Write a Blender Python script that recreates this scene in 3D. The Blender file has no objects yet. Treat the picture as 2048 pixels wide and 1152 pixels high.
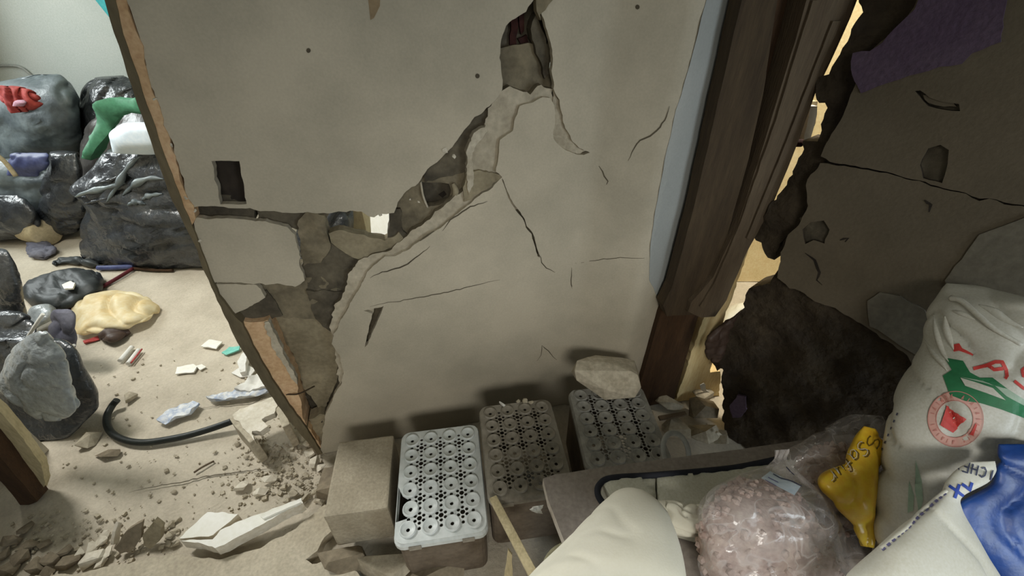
import bpy, bmesh, math, random
import numpy as np
from mathutils import Vector, Matrix, noise, geometry
from mathutils.bvhtree import BVHTree

random.seed(7)
SC = bpy.context.scene
COL = SC.collection

# ------------------------------------------------------------------ camera, light, exposure
H = 1.65
PITCH = math.radians(35.5)
F = 850.0
cam_d = bpy.data.cameras.new('camera'); cam = bpy.data.objects.new('camera', cam_d); COL.objects.link(cam)
cam.location = (0, 0, H); cam.rotation_euler = (math.radians(90) - PITCH, 0, 0)
cam_d.sensor_width = 36; cam_d.lens = 36 * F / 2048; cam_d.clip_start = .02
SC.camera = cam

W = bpy.data.worlds.new('world'); SC.world = W; W.use_nodes = True
bg = W.node_tree.nodes['Background']; bg.inputs[0].default_value = (1, .98, .90, 1); bg.inputs[1].default_value = .14


def area(name, loc, target, sx, sy, power, colr):
    d = bpy.data.lights.new(name, 'AREA'); d.shape = 'RECTANGLE'; d.size = sx; d.size_y = sy
    d.energy = power; d.color = colr
    o = bpy.data.objects.new(name, d); COL.objects.link(o); o.location = loc
    o.rotation_euler = (Vector(target) - Vector(loc)).to_track_quat('-Z', 'Y').to_euler()
    return o


area('window_light', (-4.9, 3.1, 2.0), (-.6, 1.0, .3), 1.0, 1.0, 62, (.93, 1, 1))
area('ceiling_lamp', (-2.55, 1.85, 2.65), (-.3, .55, 0), .5, .5, 80, (1, .99, .95))
area('cool_side_fill', (2.2, -1.3, 1.3), (.3, 1.3, .8), .8, 1.2, 24, (.82, .93, 1))  # unseen cool fill added at the right to tint the turned wall face


def fill_spot(name, loc, target, angle, power, radius, colr):
    d = bpy.data.lights.new(name, 'SPOT'); d.spot_size = math.radians(angle); d.spot_blend = 1.0
    d.energy = power; d.color = colr; d.shadow_soft_size = radius
    o = bpy.data.objects.new(name, d); COL.objects.link(o); o.location = loc
    o.rotation_euler = (Vector(target) - Vector(loc)).to_track_quat('-Z', 'Y').to_euler()


fill_spot('front_fill_spot', (.3, -2.2, 2.55), (.15, 1.1, .15), 56, 250, .55, (1, .975, .9))  # unseen spot added behind the camera so the upper wall stays darker
area('courtyard_light', (1.9, 1.75, 3.2), (1.3, 2.3, .9), .9, .5, 90, (1, .93, .78))

SC.view_settings.view_transform = 'Standard'; SC.view_settings.look = 'None'
SC.view_settings.exposure = 0.0; SC.view_settings.gamma = 1; SC.view_settings.use_curve_mapping = False

# ------------------------------------------------------------------ projection of measured picture points
CT, ST = math.cos(PITCH), math.sin(PITCH)
EYE = Vector((0, 0, H))


def ray(x, y):
    dx, dy = (x - 1024) / F, (576 - y) / F
    return Vector((dx, CT + dy * ST, -ST + dy * CT))


def Pz(x, y, z=0.):
    d = ray(x, y); return EYE + d * ((z - H) / d.z)


def Py(x, y, Y):
    d = ray(x, y); return EYE + d * (Y / d.y)


def Pt(x, y, t):
    return EYE + ray(x, y) * t


def fb(p, f, o=0.):
    return noise.noise(Vector((p[0] * f + o, p[1] * f - o, p[2] * f + 2 * o)))


# ------------------------------------------------------------------ materials
def lin(c):
    r = []
    for v in c[:3]:
        v /= 255.
        r.append(v / 12.92 if v <= .04045 else ((v + .055) / 1.055) ** 2.4)
    return (r[0], r[1], r[2], 1)


def mat(name, c1, c2=None, rough=.85, scale=6., fine=60., bump=.25, bscale=None, metal=0., alpha=1., trans=0., spec=.35,
        coat=0., grain=.35, contrast=(.35, .65), bdist=.004, stretch=None):
    m = bpy.data.materials.new(name); m.use_nodes = True
    nt = m.node_tree; N = nt.nodes; L = nt.links
    b = N['Principled BSDF']
    tc = N.new('ShaderNodeTexCoord')
    vec = tc.outputs['Object']
    if stretch:
        mp = N.new('ShaderNodeMapping'); mp.inputs['Scale'].default_value = stretch
        L.new(vec, mp.inputs[0]); vec = mp.outputs[0]
    n1 = N.new('ShaderNodeTexNoise'); n1.inputs['Scale'].default_value = scale; n1.inputs['Detail'].default_value = 6
    n1.inputs['Roughness'].default_value = .6
    L.new(vec, n1.inputs['Vector'])
    rp = N.new('ShaderNodeValToRGB')
    rp.color_ramp.elements[0].position, rp.color_ramp.elements[1].position = contrast
    rp.color_ramp.elements[0].color = lin(c1); rp.color_ramp.elements[1].color = lin(c2 or c1)
    L.new(n1.outputs[0], rp.inputs[0])
    n2 = N.new('ShaderNodeTexNoise'); n2.inputs['Scale'].default_value = fine; n2.inputs['Detail'].default_value = 4
    L.new(vec, n2.inputs['Vector'])
    mx = N.new('ShaderNodeMix'); mx.data_type = 'RGBA'; mx.blend_type = 'OVERLAY'; mx.inputs[0].default_value = grain
    L.new(rp.outputs[0], mx.inputs[6]); L.new(n2.outputs[0], mx.inputs[7])
    L.new(mx.outputs[2], b.inputs['Base Color'])
    b.inputs['Roughness'].default_value = rough; b.inputs['Metallic'].default_value = metal
    b.inputs['Specular IOR Level'].default_value = spec
    b.inputs['Alpha'].default_value = alpha
    b.inputs['Transmission Weight'].default_value = trans
    b.inputs['Coat Weight'].default_value = coat
    if bump:
        n3 = N.new('ShaderNodeTexNoise'); n3.inputs['Scale'].default_value = bscale or fine; n3.inputs['Detail'].default_value = 5
        L.new(vec, n3.inputs['Vector'])
        bp = N.new('ShaderNodeBump'); bp.inputs['Strength'].default_value = bump; bp.inputs['Distance'].default_value = bdist
        L.new(n3.outputs[0], bp.inputs['Height']); L.new(bp.outputs[0], b.inputs['Normal'])
    return m


def sheer(name, colr, amount, rough=.15, spec=.6):
    """thin clear plastic film: part see-through, milky in noise streaks, glossy"""
    m = mat(name, colr, rough=rough, spec=spec, bump=.6, bscale=22, bdist=.008)
    nt = m.node_tree; N = nt.nodes; b = N['Principled BSDF']
    tc = N.new('ShaderNodeTexCoord'); mp = N.new('ShaderNodeMapping'); mp.inputs['Scale'].default_value = (1, 1.6, .5)
    mp.inputs['Rotation'].default_value = (.3, .5, .4)
    nz = N.new('ShaderNodeTexNoise'); nz.inputs['Scale'].default_value = 13; nz.inputs['Detail'].default_value = 2; nz.inputs['Distortion'].default_value = 1.2
    rp = N.new('ShaderNodeValToRGB'); e = rp.color_ramp.elements
    e[0].position = .46; e[0].color = (amount * .7,) * 3 + (1,); e[1].position = .5; e[1].color = (amount * 1.8,) * 3 + (1,)  # streaks of higher alpha stand in for white highlights on the film
    k = e.new(.56); k.color = (amount,) * 3 + (1,)
    nt.links.new(tc.outputs['Object'], mp.inputs[0]); nt.links.new(mp.outputs[0], nz.inputs['Vector'])
    nt.links.new(nz.outputs[0], rp.inputs[0]); nt.links.new(rp.outputs[0], b.inputs['Alpha'])
    return m


M = dict(
    plaster=mat('wall_plaster', (170, 162, 144), (194, 184, 164), scale=2.5, fine=160, bump=.08, grain=.10),
    plaster_edge=mat('broken_plaster', (172, 162, 142), (196, 187, 168), scale=18, fine=70, bump=.6),
    under=mat('under_plaster', (160, 150, 130), (188, 178, 158), scale=14, fine=60, bump=.4),
    block=mat('cement_block', (96, 88, 72), (140, 129, 106), scale=9, fine=60, bump=.8),
    blockdark=mat('dark_cement', (66, 60, 50), (104, 96, 80), scale=9, fine=60, bump=.8),
    blocklight=mat('dusty_cement', (128, 118, 96), (158, 147, 122), scale=7, fine=70, bump=.6),
    recessdark=mat('hollow_dark', (34, 29, 24), (56, 48, 40), scale=9, bump=.6),  # near-black tone for a block hollow, the switch recess and cracks
    rust=mat('rust_stain', (48, 22, 18), (70, 34, 26), scale=14, bump=.6),
    terracotta=mat('terracotta', (196, 160, 120), (220, 186, 148), scale=10, fine=80, bump=.5),
    jamb=mat('weathered_frame', (92, 84, 66), (120, 108, 84), scale=8, fine=70, bump=.5, stretch=(1, 1, .3)),
    wood=mat('dark_wood', (62, 50, 36), (80, 66, 48), scale=9, fine=80, bump=.6, stretch=(3, 3, .35)),
    woodgrey=mat('grey_brown_wood', (86, 72, 56), (100, 86, 68), scale=8, fine=80, bump=.6, stretch=(3, 3, .35)),
    woodred=mat('reddish_wood', (56, 38, 22), (74, 52, 32), scale=10, fine=80, bump=.6, stretch=(3, 3, .4)),
    lath=mat('pale_wood', (178, 164, 128), (200, 186, 150), scale=9, fine=70, bump=.3, stretch=(2, 2, .5)),
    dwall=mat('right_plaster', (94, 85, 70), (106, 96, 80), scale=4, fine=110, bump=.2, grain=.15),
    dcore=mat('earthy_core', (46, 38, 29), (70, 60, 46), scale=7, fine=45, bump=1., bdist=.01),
    dpatch=mat('pale_or_lit_plaster', (112, 107, 94), (102, 96, 84), scale=6, bump=.3),
    purple=mat('purple_paint', (82, 66, 86), (92, 78, 94), scale=8, fine=90, bump=.4),
    tan=mat('sunny_plaster', (222, 200, 150), (236, 216, 170), scale=6, fine=90, bump=.3),
    tanwood=mat('tan_wood', (214, 188, 132), (226, 204, 156), scale=8, fine=70, bump=.3, stretch=(2, 2, .4)),
    floor=mat('dusty_floor', (176, 166, 148), (196, 186, 168), grain=.2, scale=4, fine=90, bump=.5, bdist=.006),
    slab=mat('cement_slab', (170, 160, 140), (190, 180, 160), scale=5, fine=90, bump=.4),
    white=mat('white_wall', (206, 212, 206), (214, 218, 212), scale=2, fine=80, bump=.1),
    whiteb=mat('white_board', (228, 226, 214), (236, 234, 226), scale=6, fine=60, bump=.2),
    teal=mat('teal_cloth', (70, 190, 200), (90, 205, 212), rough=.7, bump=.1),
    cream=mat('cream_cotton', (226, 222, 204), (232, 228, 212), rough=.9, scale=5, fine=200, bump=.1, grain=.1, spec=.2),
    quilt=mat('off_white_quilt', (200, 198, 182), (212, 210, 194), rough=.9, fine=180, bump=.2, spec=.2),
    piping=mat('dark_piping', (34, 36, 44), (44, 46, 56), rough=.8, bump=.2),
    blackbag=mat('black_plastic', (42, 45, 49), (62, 66, 70), rough=.27, scale=7, fine=30, bump=.9, bscale=16, bdist=.02, spec=.7),
    brownbag=mat('brown_plastic', (62, 58, 56), (80, 76, 72), rough=.35, scale=7, fine=30, bump=.7, bscale=14, bdist=.012, spec=.6),
    greybag=mat('slate_plastic', (78, 88, 94), (120, 130, 132), rough=.42, scale=5, fine=30, bump=.6, bscale=14, bdist=.012, spec=.6),
    palebag=mat('pale_grey_plastic', (150, 156, 158), (176, 182, 182), rough=.22, scale=6, bump=.9, bscale=24, bdist=.014, spec=.7, alpha=.9),
    navy=mat('navy_plastic', (56, 62, 104), (84, 92, 134), rough=.5, scale=6, bump=.4, bscale=16),
    red=mat('red_cloth', (150, 56, 58), (196, 84, 76), rough=.8, bump=.3),
    darkred=mat('maroon_cloth', (74, 20, 30), (96, 34, 40), rough=.8, bump=.3),
    pink=mat('pink_cloth', (186, 140, 158), rough=.8),
    green=mat('green_cloth', (70, 128, 98), (84, 146, 114), rough=.6, scale=5, bump=.25),
    whitebox=mat('bluish_white', (206, 220, 232), (216, 228, 238), rough=.6, bump=.1),
    yellow=mat('yellow_film', (228, 202, 146), (240, 228, 190), rough=.5, scale=9, bump=.4, bscale=18, bdist=.006, spec=.3, alpha=.7),
    shoe=mat('brown_leather', (62, 48, 42), (80, 64, 54), rough=.5, bump=.3),
    foam=mat('tan_foam', (176, 162, 130), (190, 176, 146), rough=.9, bump=.2),
    rag=mat('grey_rag', (86, 86, 100), (112, 112, 122), rough=.9, bump=.6, bscale=40),
    rubber=mat('black_rubber', (34, 38, 38), (52, 56, 56), rough=.5, bump=.3),
    hose=mat('hose_rubber', (26, 30, 28), (40, 44, 40), rough=.45, bump=.2),
    crate=mat('white_crate_plastic', (196, 202, 200), (212, 216, 214), rough=.4, scale=8, bump=.15, spec=.5),
    cratedusty=mat('dusty_crate_plastic', (126, 119, 106), (156, 150, 138), rough=.75, scale=9, bump=.3),
    crateside=mat('shaded_crate_side', (92, 80, 66), (116, 104, 90), rough=.8, scale=9, bump=.3),  # brown darkened to put the shade below the rim into the colour
    cratedusty2=mat('grey_crate_plastic', (140, 138, 130), (172, 170, 164), rough=.7, scale=9, bump=.3),
    cblock=mat('grey_cement_block', (150, 140, 120), (168, 158, 138), scale=8, fine=110, bump=.6),
    marble=mat('table_top', (150, 140, 132), (168, 158, 150), rough=.6, scale=5, fine=80, bump=.1),
    marble_edge=mat('table_edge', (206, 196, 184), (214, 206, 196), rough=.7, bump=.2),
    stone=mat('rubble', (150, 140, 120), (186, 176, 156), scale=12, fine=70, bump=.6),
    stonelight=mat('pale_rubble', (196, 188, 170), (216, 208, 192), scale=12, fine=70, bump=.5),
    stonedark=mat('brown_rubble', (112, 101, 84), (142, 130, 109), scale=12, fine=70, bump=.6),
    sack=mat('woven_sack', (206, 204, 192), (218, 216, 206), rough=.42, scale=4, fine=220, bump=.25, bscale=9, bdist=.01, spec=.45),
    sack2=mat('white_sack', (222, 220, 206), (230, 228, 216), rough=.6, scale=4, fine=220, bump=.2, bscale=8, bdist=.008, spec=.35),
    printred=mat('red_print', (206, 66, 62), (214, 84, 78), rough=.5, bump=0),
    printpink=mat('pink_print', (222, 170, 158), (226, 180, 168), rough=.5, bump=0),
    printrose=mat('rose_print', (206, 138, 128), rough=.5, bump=0),
    printgreen=mat('green_print', (34, 112, 72), (52, 128, 84), rough=.5, bump=0),
    printpale=mat('pale_green_print', (160, 186, 164), (172, 194, 174), rough=.5, bump=0),
    printblue=mat('blue_print', (44, 72, 170), (64, 90, 184), rough=.5, bump=0),
    printviolet=mat('violet_print', (120, 118, 170), (132, 130, 178), rough=.5, bump=0),
    printslate=mat('slate_print', (84, 88, 112), rough=.5, bump=0),
    printbrown=mat('brown_print', (110, 86, 30), rough=.5, bump=0),
    blue=mat('blue_film', (6, 52, 122), (16, 84, 176), rough=.42, scale=5, bump=.4, bscale=14, bdist=.012, spec=.7),
    packet=mat('yellow_packet', (226, 182, 40), (236, 196, 64), rough=.3, scale=6, bump=.5, bscale=18, bdist=.008, spec=.5),
    grain=mat('pink_brown_lumps', (168, 142, 134), (204, 184, 174), scale=30, fine=90, bump=.6),
    film=sheer('clear_film', (226, 220, 218), .24, rough=.1, spec=1.),
    ring=mat('white_ring_plastic', (160, 162, 158), (176, 176, 172), rough=.45),
    bucket=mat('pale_bucket', (150, 146, 118), (170, 166, 138), rough=.5),
    paper=mat('white_paper', (214, 212, 204), (224, 222, 216), rough=.8, bump=.2),
    bluepaper=mat('printed_wrapper', (150, 164, 188), (216, 216, 212), rough=.5, scale=40, bump=.2),
    tealtile=mat('teal_shard', (110, 190, 174), (130, 204, 188), rough=.5),
    cardboard=mat('tan_box', (206, 190, 156), (216, 200, 168), rough=.9),
    tanstain=mat('tan_stain', (142, 122, 94), (150, 132, 104), bump=.1),
    coollight=mat('cool_light_tint', (156, 159, 156), (168, 170, 167), scale=3, fine=140, bump=.08, grain=.1),  # cool light on the turned wall face, put into the colour
    crackdark=mat('crack_dark', (76, 68, 55), (96, 88, 72), bump=.3),
)


# ------------------------------------------------------------------ object helpers
def link(name, verts, faces, m, parent=None, smooth=False, mids=None):
    me = bpy.data.meshes.new(name)
    me.from_pydata([tuple(v) for v in verts], [], [tuple(f) for f in faces])
    ms = m if isinstance(m, (list, tuple)) else [m]
    for k in ms: me.materials.append(k)
    if mids is not None:
        me.polygons.foreach_set('material_index', mids)
    if smooth is True:
        me.polygons.foreach_set('use_smooth', [True] * len(me.polygons))
    elif smooth:
        me.polygons.foreach_set('use_smooth', smooth)
    me.update()
    o = bpy.data.objects.new(name, me); COL.objects.link(o)
    if parent:
        o.parent = parent
    return o


def tag(o, label=None, cat=None, group=None, kind=None):
    if label: o['label'] = label
    if cat: o['category'] = cat
    if group: o['group'] = group
    if kind: o['kind'] = kind
    return o


def empty(name, label=None, cat=None, group=None, kind=None, loc=(0, 0, 0)):
    o = bpy.data.objects.new(name, None); COL.objects.link(o); o.empty_display_size = .05
    o.location = loc
    return tag(o, label, cat, group, kind)


def rebase(o):
    """put the origin of a mesh (or the mesh children of an Empty) at its base"""
    if o.type == 'MESH' and not o.parent:
        vs = [v.co for v in o.data.vertices]
        c = sum(vs, Vector()) / len(vs); c.z = min(v.z for v in vs)
        o.data.transform(Matrix.Translation(-c)); o.location = c
    return o


class VFrame:
    def __init__(s, pts, r=0.):
        s.p = [Vector(q) for q in pts]; s.r = r
        s.e = []; s.l = []; s.s0 = []; a = 0
        for i in range(len(pts) - 1):
            d = s.p[i + 1] - s.p[i]; s.l.append(d.length); s.e.append(d.normalized()); s.s0.append(a); a += d.length

    def to2d(s, x, y):
        d = ray(x, y); n = len(s.e); best = None
        for i in range(n):
            e, p = s.e[i], s.p[i]
            det = d.x * (-e.y) - d.y * (-e.x)
            if abs(det) < 1e-9: continue
            t = (p.x * (-e.y) - p.y * (-e.x)) / det
            u = (d.x * p.y - d.y * p.x) / det
            if t <= 0: continue
            if (i == 0 or u >= 0) and (i == n - 1 or u <= s.l[i]):
                if best is None or t < best[2]: best = (s.s0[i] + u, H + t * d.z, t)
        return best[:2]

    def raw(s, a):
        i = 0
        while i < len(s.e) - 1 and a > s.s0[i] + s.l[i]: i += 1
        return s.p[i] + s.e[i] * (a - s.s0[i]), s.e[i]

    def to3d(s, a, z, dep):
        if s.r:
            P = Vector((0, 0)); E = Vector((0, 0))
            for k in (-1, -.5, 0, .5, 1):
                p, e = s.raw(a + k * s.r); P += p; E += e
            P /= 5; E.normalize()
        else:
            P, E = s.raw(a)
        return Vector((P.x - E.y * dep, P.y + E.x * dep, z))


class HFrame:
    def __init__(s, z, tilt=None): s.z = z; s.tilt = tilt

    def to2d(s, x, y):
        p = Pz(x, y, s.z); return p.x, p.y

    def to3d(s, u, v, dep):
        z = s.z - dep
        if s.tilt: z += (u - s.tilt[0]) * s.tilt[2] + (v - s.tilt[1]) * s.tilt[3]
        return Vector((u, v, z))


class PFrame:
    """a free plane through point p with in-plane axes a, b"""
    def __init__(s, p, a, b):
        s.p = Vector(p); s.a = Vector(a).normalized(); b = Vector(b)
        s.b = (b - s.a * b.dot(s.a)).normalized(); s.n = s.a.cross(s.b)
        if s.n.dot(s.p - EYE) < 0: s.n = -s.n

    def to2d(s, x, y):
        d = ray(x, y); t = (s.p - EYE).dot(s.n) / d.dot(s.n)
        q = EYE + d * t - s.p; return q.dot(s.a), q.dot(s.b)

    def to3d(s, u, v, dep):
        return s.p + s.a * u + s.b * v + s.n * dep


def inpoly(P, poly):
    x, y = P[:, 0], P[:, 1]; c = np.zeros(len(P), bool); n = len(poly)
    for i in range(n):
        x1, y1 = poly[i]; x2, y2 = poly[(i + 1) % n]
        if y1 == y2: continue
        k = ((y1 > y) != (y2 > y)) & (x < (x2 - x1) * (y - y1) / (y2 - y1) + x1)
        c ^= k
    return c


def loop2d(fr, pts, seg, jit):
    q = []
    for p in pts:
        q.append((p[1], p[2]) if p[0] == 'w' else fr.to2d(*p))
    out = []
    for i in range(len(q)):
        a, b = np.array(q[i]), np.array(q[(i + 1) % len(q)])
        L = np.linalg.norm(b - a); n = max(1, min(200, int(L / seg)))
        nx = np.array((-(b - a)[1], (b - a)[0])) / max(L, 1e-9)
        for k in range(n):
            p = a + (b - a) * k / n
            if jit and (k or L > seg): p = p + nx * jit * (2.4 * noise.noise(Vector((p[0] * 32, p[1] * 32, 1.7))) + 1.3 * noise.noise(Vector((p[0] * 95, p[1] * 95, 4.2))))
            out.append((float(p[0]), float(p[1])))
    return out


def sheet(name, fr, outline, m, parent=None, holes=(), thick=.02, depth=0., grid=.035, jit=.0025, seg=.014, amp=.0015,
          nf=6., side=None, puff=0., rough=0.):
    lo = loop2d(fr, outline, seg, jit)
    hs = [loop2d(fr, h, seg, jit * .6) for h in holes]
    V = list(lo); E = [(i, (i + 1) % len(lo)) for i in range(len(lo))]
    for h in hs:
        b = len(V); V += h; E += [(b + i, b + (i + 1) % len(h)) for i in range(len(h))]
    A = np.array(lo)
    if grid:
        x0, y0 = A.min(0); x1, y1 = A.max(0)
        gx = np.arange(x0 + grid / 2, x1, grid); gy = np.arange(y0 + grid / 2, y1, grid)
        if len(gx) and len(gy):
            G = np.array([(x, y) for y in gy for x in gx]) + np.random.RandomState(3).uniform(-.3, .3, (len(gx) * len(gy), 2)) * grid
            k = inpoly(G, lo)
            for h in hs: k &= ~inpoly(G, h)
            V += [tuple(map(float, g)) for g in G[k]]
    r = geometry.delaunay_2d_cdt([Vector(v) for v in V], E, [], 0, 1e-6)
    vv = [(v.x, v.y) for v in r[0]]; T = np.array([f for f in r[2] if len(f) == 3])
    P = np.array(vv); cen = P[T].mean(1)
    k = inpoly(cen, lo)
    for h in hs: k &= ~inpoly(cen, h)
    a, b, c = P[T[:, 0]], P[T[:, 1]], P[T[:, 2]]
    ar = np.abs((b[:, 0] - a[:, 0]) * (c[:, 1] - a[:, 1]) - (b[:, 1] - a[:, 1]) * (c[:, 0] - a[:, 0]))
    T = T[k & (ar > 1e-10)]
    ec = {}
    for t in T:
        for i in range(3):
            e = (int(t[i]), int(t[(i + 1) % 3])); ec[tuple(sorted(e))] = ec.get(tuple(sorted(e)), 0) + 1
    bnd = [(int(t[i]), int(t[(i + 1) % 3])) for t in T for i in range(3) if ec[tuple(sorted((int(t[i]), int(t[(i + 1) % 3]))))] == 1]
    bset = {i for e in bnd for i in e}
    used = sorted({int(i) for t in T for i in t}); ix = {v: i for i, v in enumerate(used)}
    VV = []; n = len(used)
    for i in used:
        u, v = vv[i]
        d = depth + amp * noise.noise(Vector((u * nf, v * nf, 3.1))) * 2 + (rough * noise.noise(Vector((u * 40, v * 40, 9))) if rough else 0)
        if puff and i not in bset: d -= puff
        VV.append(fr.to3d(u, v, d))
    for i in used:
        u, v = vv[i]; VV.append(fr.to3d(u, v, depth + thick))
    fs = []; mi = []; sm = []
    # orientation: front faces the eye
    t0 = T[0]; A0, B0, C0 = (VV[ix[int(i)]] for i in t0)
    flip = (B0 - A0).cross(C0 - A0).dot(A0 - EYE) > 0
    for t in T:
        a, b, c = (ix[int(i)] for i in t)
        if flip: b, c = c, b
        fs.append((a, b, c)); mi.append(0); sm.append(True)
        fs.append((a + n, c + n, b + n)); mi.append(1 if side else 0); sm.append(False)
    for a, b in bnd:
        k = len(VV)
        VV += [VV[ix[a]].copy(), VV[ix[b]].copy(), VV[ix[b] + n].copy(), VV[ix[a] + n].copy()]
        fs.append((k, k + 3, k + 2, k + 1) if not flip else (k, k + 1, k + 2, k + 3)); mi.append(1 if side else 0); sm.append(False)
    return link(name, VV, fs, [m, side] if side else m, parent, smooth=sm, mids=mi)


def stone_mesh(sx, sy, sz, n=14, seed=0):
    rnd = random.Random(seed)
    bm = bmesh.new()
    for _ in range(n):
        v = Vector((rnd.gauss(0, 1), rnd.gauss(0, 1), rnd.gauss(0, 1))).normalized()
        m_ = max(abs(v.x), abs(v.y), abs(v.z)); v = v.lerp(v / m_, .6) * rnd.uniform(.85, 1)
        bm.verts.new((v.x * sx, v.y * sy, v.z * sz))
    r = bmesh.ops.convex_hull(bm, input=bm.verts)
    bmesh.ops.delete(bm, geom=[g for g in r['geom_interior'] if isinstance(g, bmesh.types.BMVert)], context='VERTS')
    zmin = min(v.co.z for v in bm.verts)
    for v in bm.verts: v.co.z -= zmin
    bmesh.ops.recalc_face_normals(bm, faces=bm.faces)
    return bm


def bm_link(name, bm, m, parent=None, smooth=False):
    me = bpy.data.meshes.new(name); bm.to_mesh(me); bm.free()
    for k in (m if isinstance(m, (list, tuple)) else [m]): me.materials.append(k)
    if smooth: me.polygons.foreach_set('use_smooth', [True] * len(me.polygons))
    o = bpy.data.objects.new(name, me); COL.objects.link(o)
    if parent: o.parent = parent
    return o


def stone(name, x, y, wpx, m, z=0., flat=.55, asp=1., rz=None, seed=None, sink=.15, n=14):
    """a chunk of rubble wpx wide standing on height z"""
    p = Pz(x, y, z); t = (p - EYE).dot(Vector((0, CT, -ST)))
    w = wpx / F * t / 2
    seed = seed if seed is not None else int(x * 31 + y * 17)
    o = bm_link(name, stone_mesh(w, w * asp, w * flat, n, seed), m)
    o.location = p - Vector((0, 0, w * flat * sink)); o.rotation_euler = (0, 0, rz if rz is not None else random.Random(seed).uniform(0, 6.28))
    return o


def box(name, sx, sy, sz, m, parent=None, bev=.004, jit=0.):
    bm = bmesh.new(); bmesh.ops.create_cube(bm, size=1)
    for v in bm.verts: v.co = Vector((v.co.x * sx, v.co.y * sy, v.co.z * sz))
    if bev: bmesh.ops.bevel(bm, geom=bm.edges[:], offset=bev, segments=2, affect='EDGES', profile=.6)
    if jit:
        bmesh.ops.subdivide_edges(bm, edges=[e for e in bm.edges if e.calc_length() > .05], cuts=5, use_grid_fill=True)
        for v in bm.verts: v.co += Vector((fb(v.co, 14), fb(v.co, 14, 5), fb(v.co, 14, 9))) * jit
    return bm_link(name, bm, m, parent)


def catmull(P, n):
    """resample list of tuples to n rows"""
    P = [np.array(p, float) for p in P]; P = [2 * P[0] - P[1]] + P + [2 * P[-1] - P[-2]]
    out = []; m_ = len(P) - 3
    for i in range(n):
        f = i / (n - 1) * m_; k = min(int(f), m_ - 1); t = f - k
        a, b, c, d = P[k:k + 4]
        out.append(.5 * ((2 * b) + (c - a) * t + (2 * a - 5 * b + 4 * c - d) * t * t + (3 * b - a - 3 * c + d) * t ** 3))
    return out


def tube(name, pts, r, m, parent=None, n=40, seg=10, taper=None):
    C = [Vector(p) for p in catmull([tuple(p) for p in pts], n)] if n else [Vector(p) for p in pts]
    V = []; Fc = []; N = len(C)
    up = Vector((0.13, .21, 1)).normalized()
    for i, c in enumerate(C):
        d = (C[min(i + 1, N - 1)] - C[max(i - 1, 0)]).normalized()
        a = d.cross(up).normalized(); b = a.cross(d)
        rr = r * (taper(i / (N - 1)) if taper else 1)
        for k in range(seg):
            w = 2 * math.pi * k / seg; V.append(c + (a * math.cos(w) + b * math.sin(w)) * rr)
    for i in range(N - 1):
        for k in range(seg):
            Fc.append((i * seg + k, i * seg + (k + 1) % seg, (i + 1) * seg + (k + 1) % seg, (i + 1) * seg + k))
    Fc.append(tuple(range(seg))[::-1]); Fc.append(tuple((N - 1) * seg + k for k in range(seg)))
    return link(name, V, Fc, m, parent, smooth=[True] * (len(Fc) - 2) + [False] * 2)


def lathe(name, prof, m, parent=None, seg=32, loc=(0, 0, 0), rot=(0, 0, 0)):
    V = []; Fc = []
    for r, z in prof:
        for k in range(seg):
            w = 2 * math.pi * k / seg; V.append((r * math.cos(w), r * math.sin(w), z))
    for i in range(len(prof) - 1):
        for k in range(seg):
            Fc.append((i * seg + k, i * seg + (k + 1) % seg, (i + 1) * seg + (k + 1) % seg, (i + 1) * seg + k))
    o = link(name, V, Fc, m, parent, smooth=True); o.location = loc; o.rotation_euler = rot
    return o


def loft(name, rows, m, parent=None, n=40, seg=56, mode='t', p=2.4, amp=.01, f=7., crease=.0, cf=9., seed=0., flat=None, fold=0., floor=None):
    """soft body through rows (xl, yl, xr, yr, where, thick); where = ray length (t), height (z) or world y (Y)"""
    R = catmull(rows, n)
    put = {'t': Pt, 'z': Pz, 'Y': Py}[mode]
    V = []; Fc = []
    for r in R:
        L, Rr = put(r[0], r[1], r[4]), put(r[2], r[3], r[6] if len(r) > 6 else r[4])
        c = (L + Rr) / 2; X = (Rr - L) / 2
        vd = (c - EYE).normalized() if mode != 'z' else Vector((0, 0, -1))
        if mode == 'Y': vd = Vector((vd.x, vd.y, 0)).normalized()
        for k in range(seg):
            w = 2 * math.pi * k / seg; cw, sw = math.cos(w), math.sin(w)
            e = 2 / p
            cx = math.copysign(abs(cw) ** e, cw); sx = math.copysign(abs(sw) ** e, sw)
            q = c + X * cx + vd * (r[5] * sx)
            out = (X.normalized() * cx + vd * sx).normalized()
            d = amp * fb(q, f, seed) + amp * .4 * fb(q, f * 2.7, seed + 4)
            if crease:
                a = fb(q, cf, seed + 8); d -= crease * (1 - min(1, abs(a) * 4)) ** 2
            if fold:
                d += fold * math.sin(w * 9 + 6 * fb(q, 4, seed)) * (1 if sx < 0 else .4)
            q = q + out * d
            if floor is not None and q.z < floor: q.z = floor
            V.append(q)
    N = len(R)
    for i in range(N - 1):
        for k in range(seg):
            Fc.append((i * seg + k, i * seg + (k + 1) % seg, (i + 1) * seg + (k + 1) % seg, (i + 1) * seg + k))
    for i0, rev in ((0, True), (N - 1, False)):
        c = sum((V[i0 * seg + k] for k in range(seg)), Vector()) / seg; ci = len(V); V.append(c)
        for k in range(seg):
            a, b = i0 * seg + k, i0 * seg + (k + 1) % seg
            Fc.append((b, a, ci) if rev else (a, b, ci))
    o = link(name, V, Fc, m, parent, smooth=True)
    bm = bmesh.new(); bm.from_mesh(o.data); bmesh.ops.recalc_face_normals(bm, faces=bm.faces); bm.to_mesh(o.data); bm.free()
    return o


def bvh(o):
    me = o.data; mw = o.matrix_world if not o.parent else Matrix.Identity(4)
    return BVHTree.FromPolygons([v.co.copy() for v in me.vertices], [tuple(p.vertices) for p in me.polygons])


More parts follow.
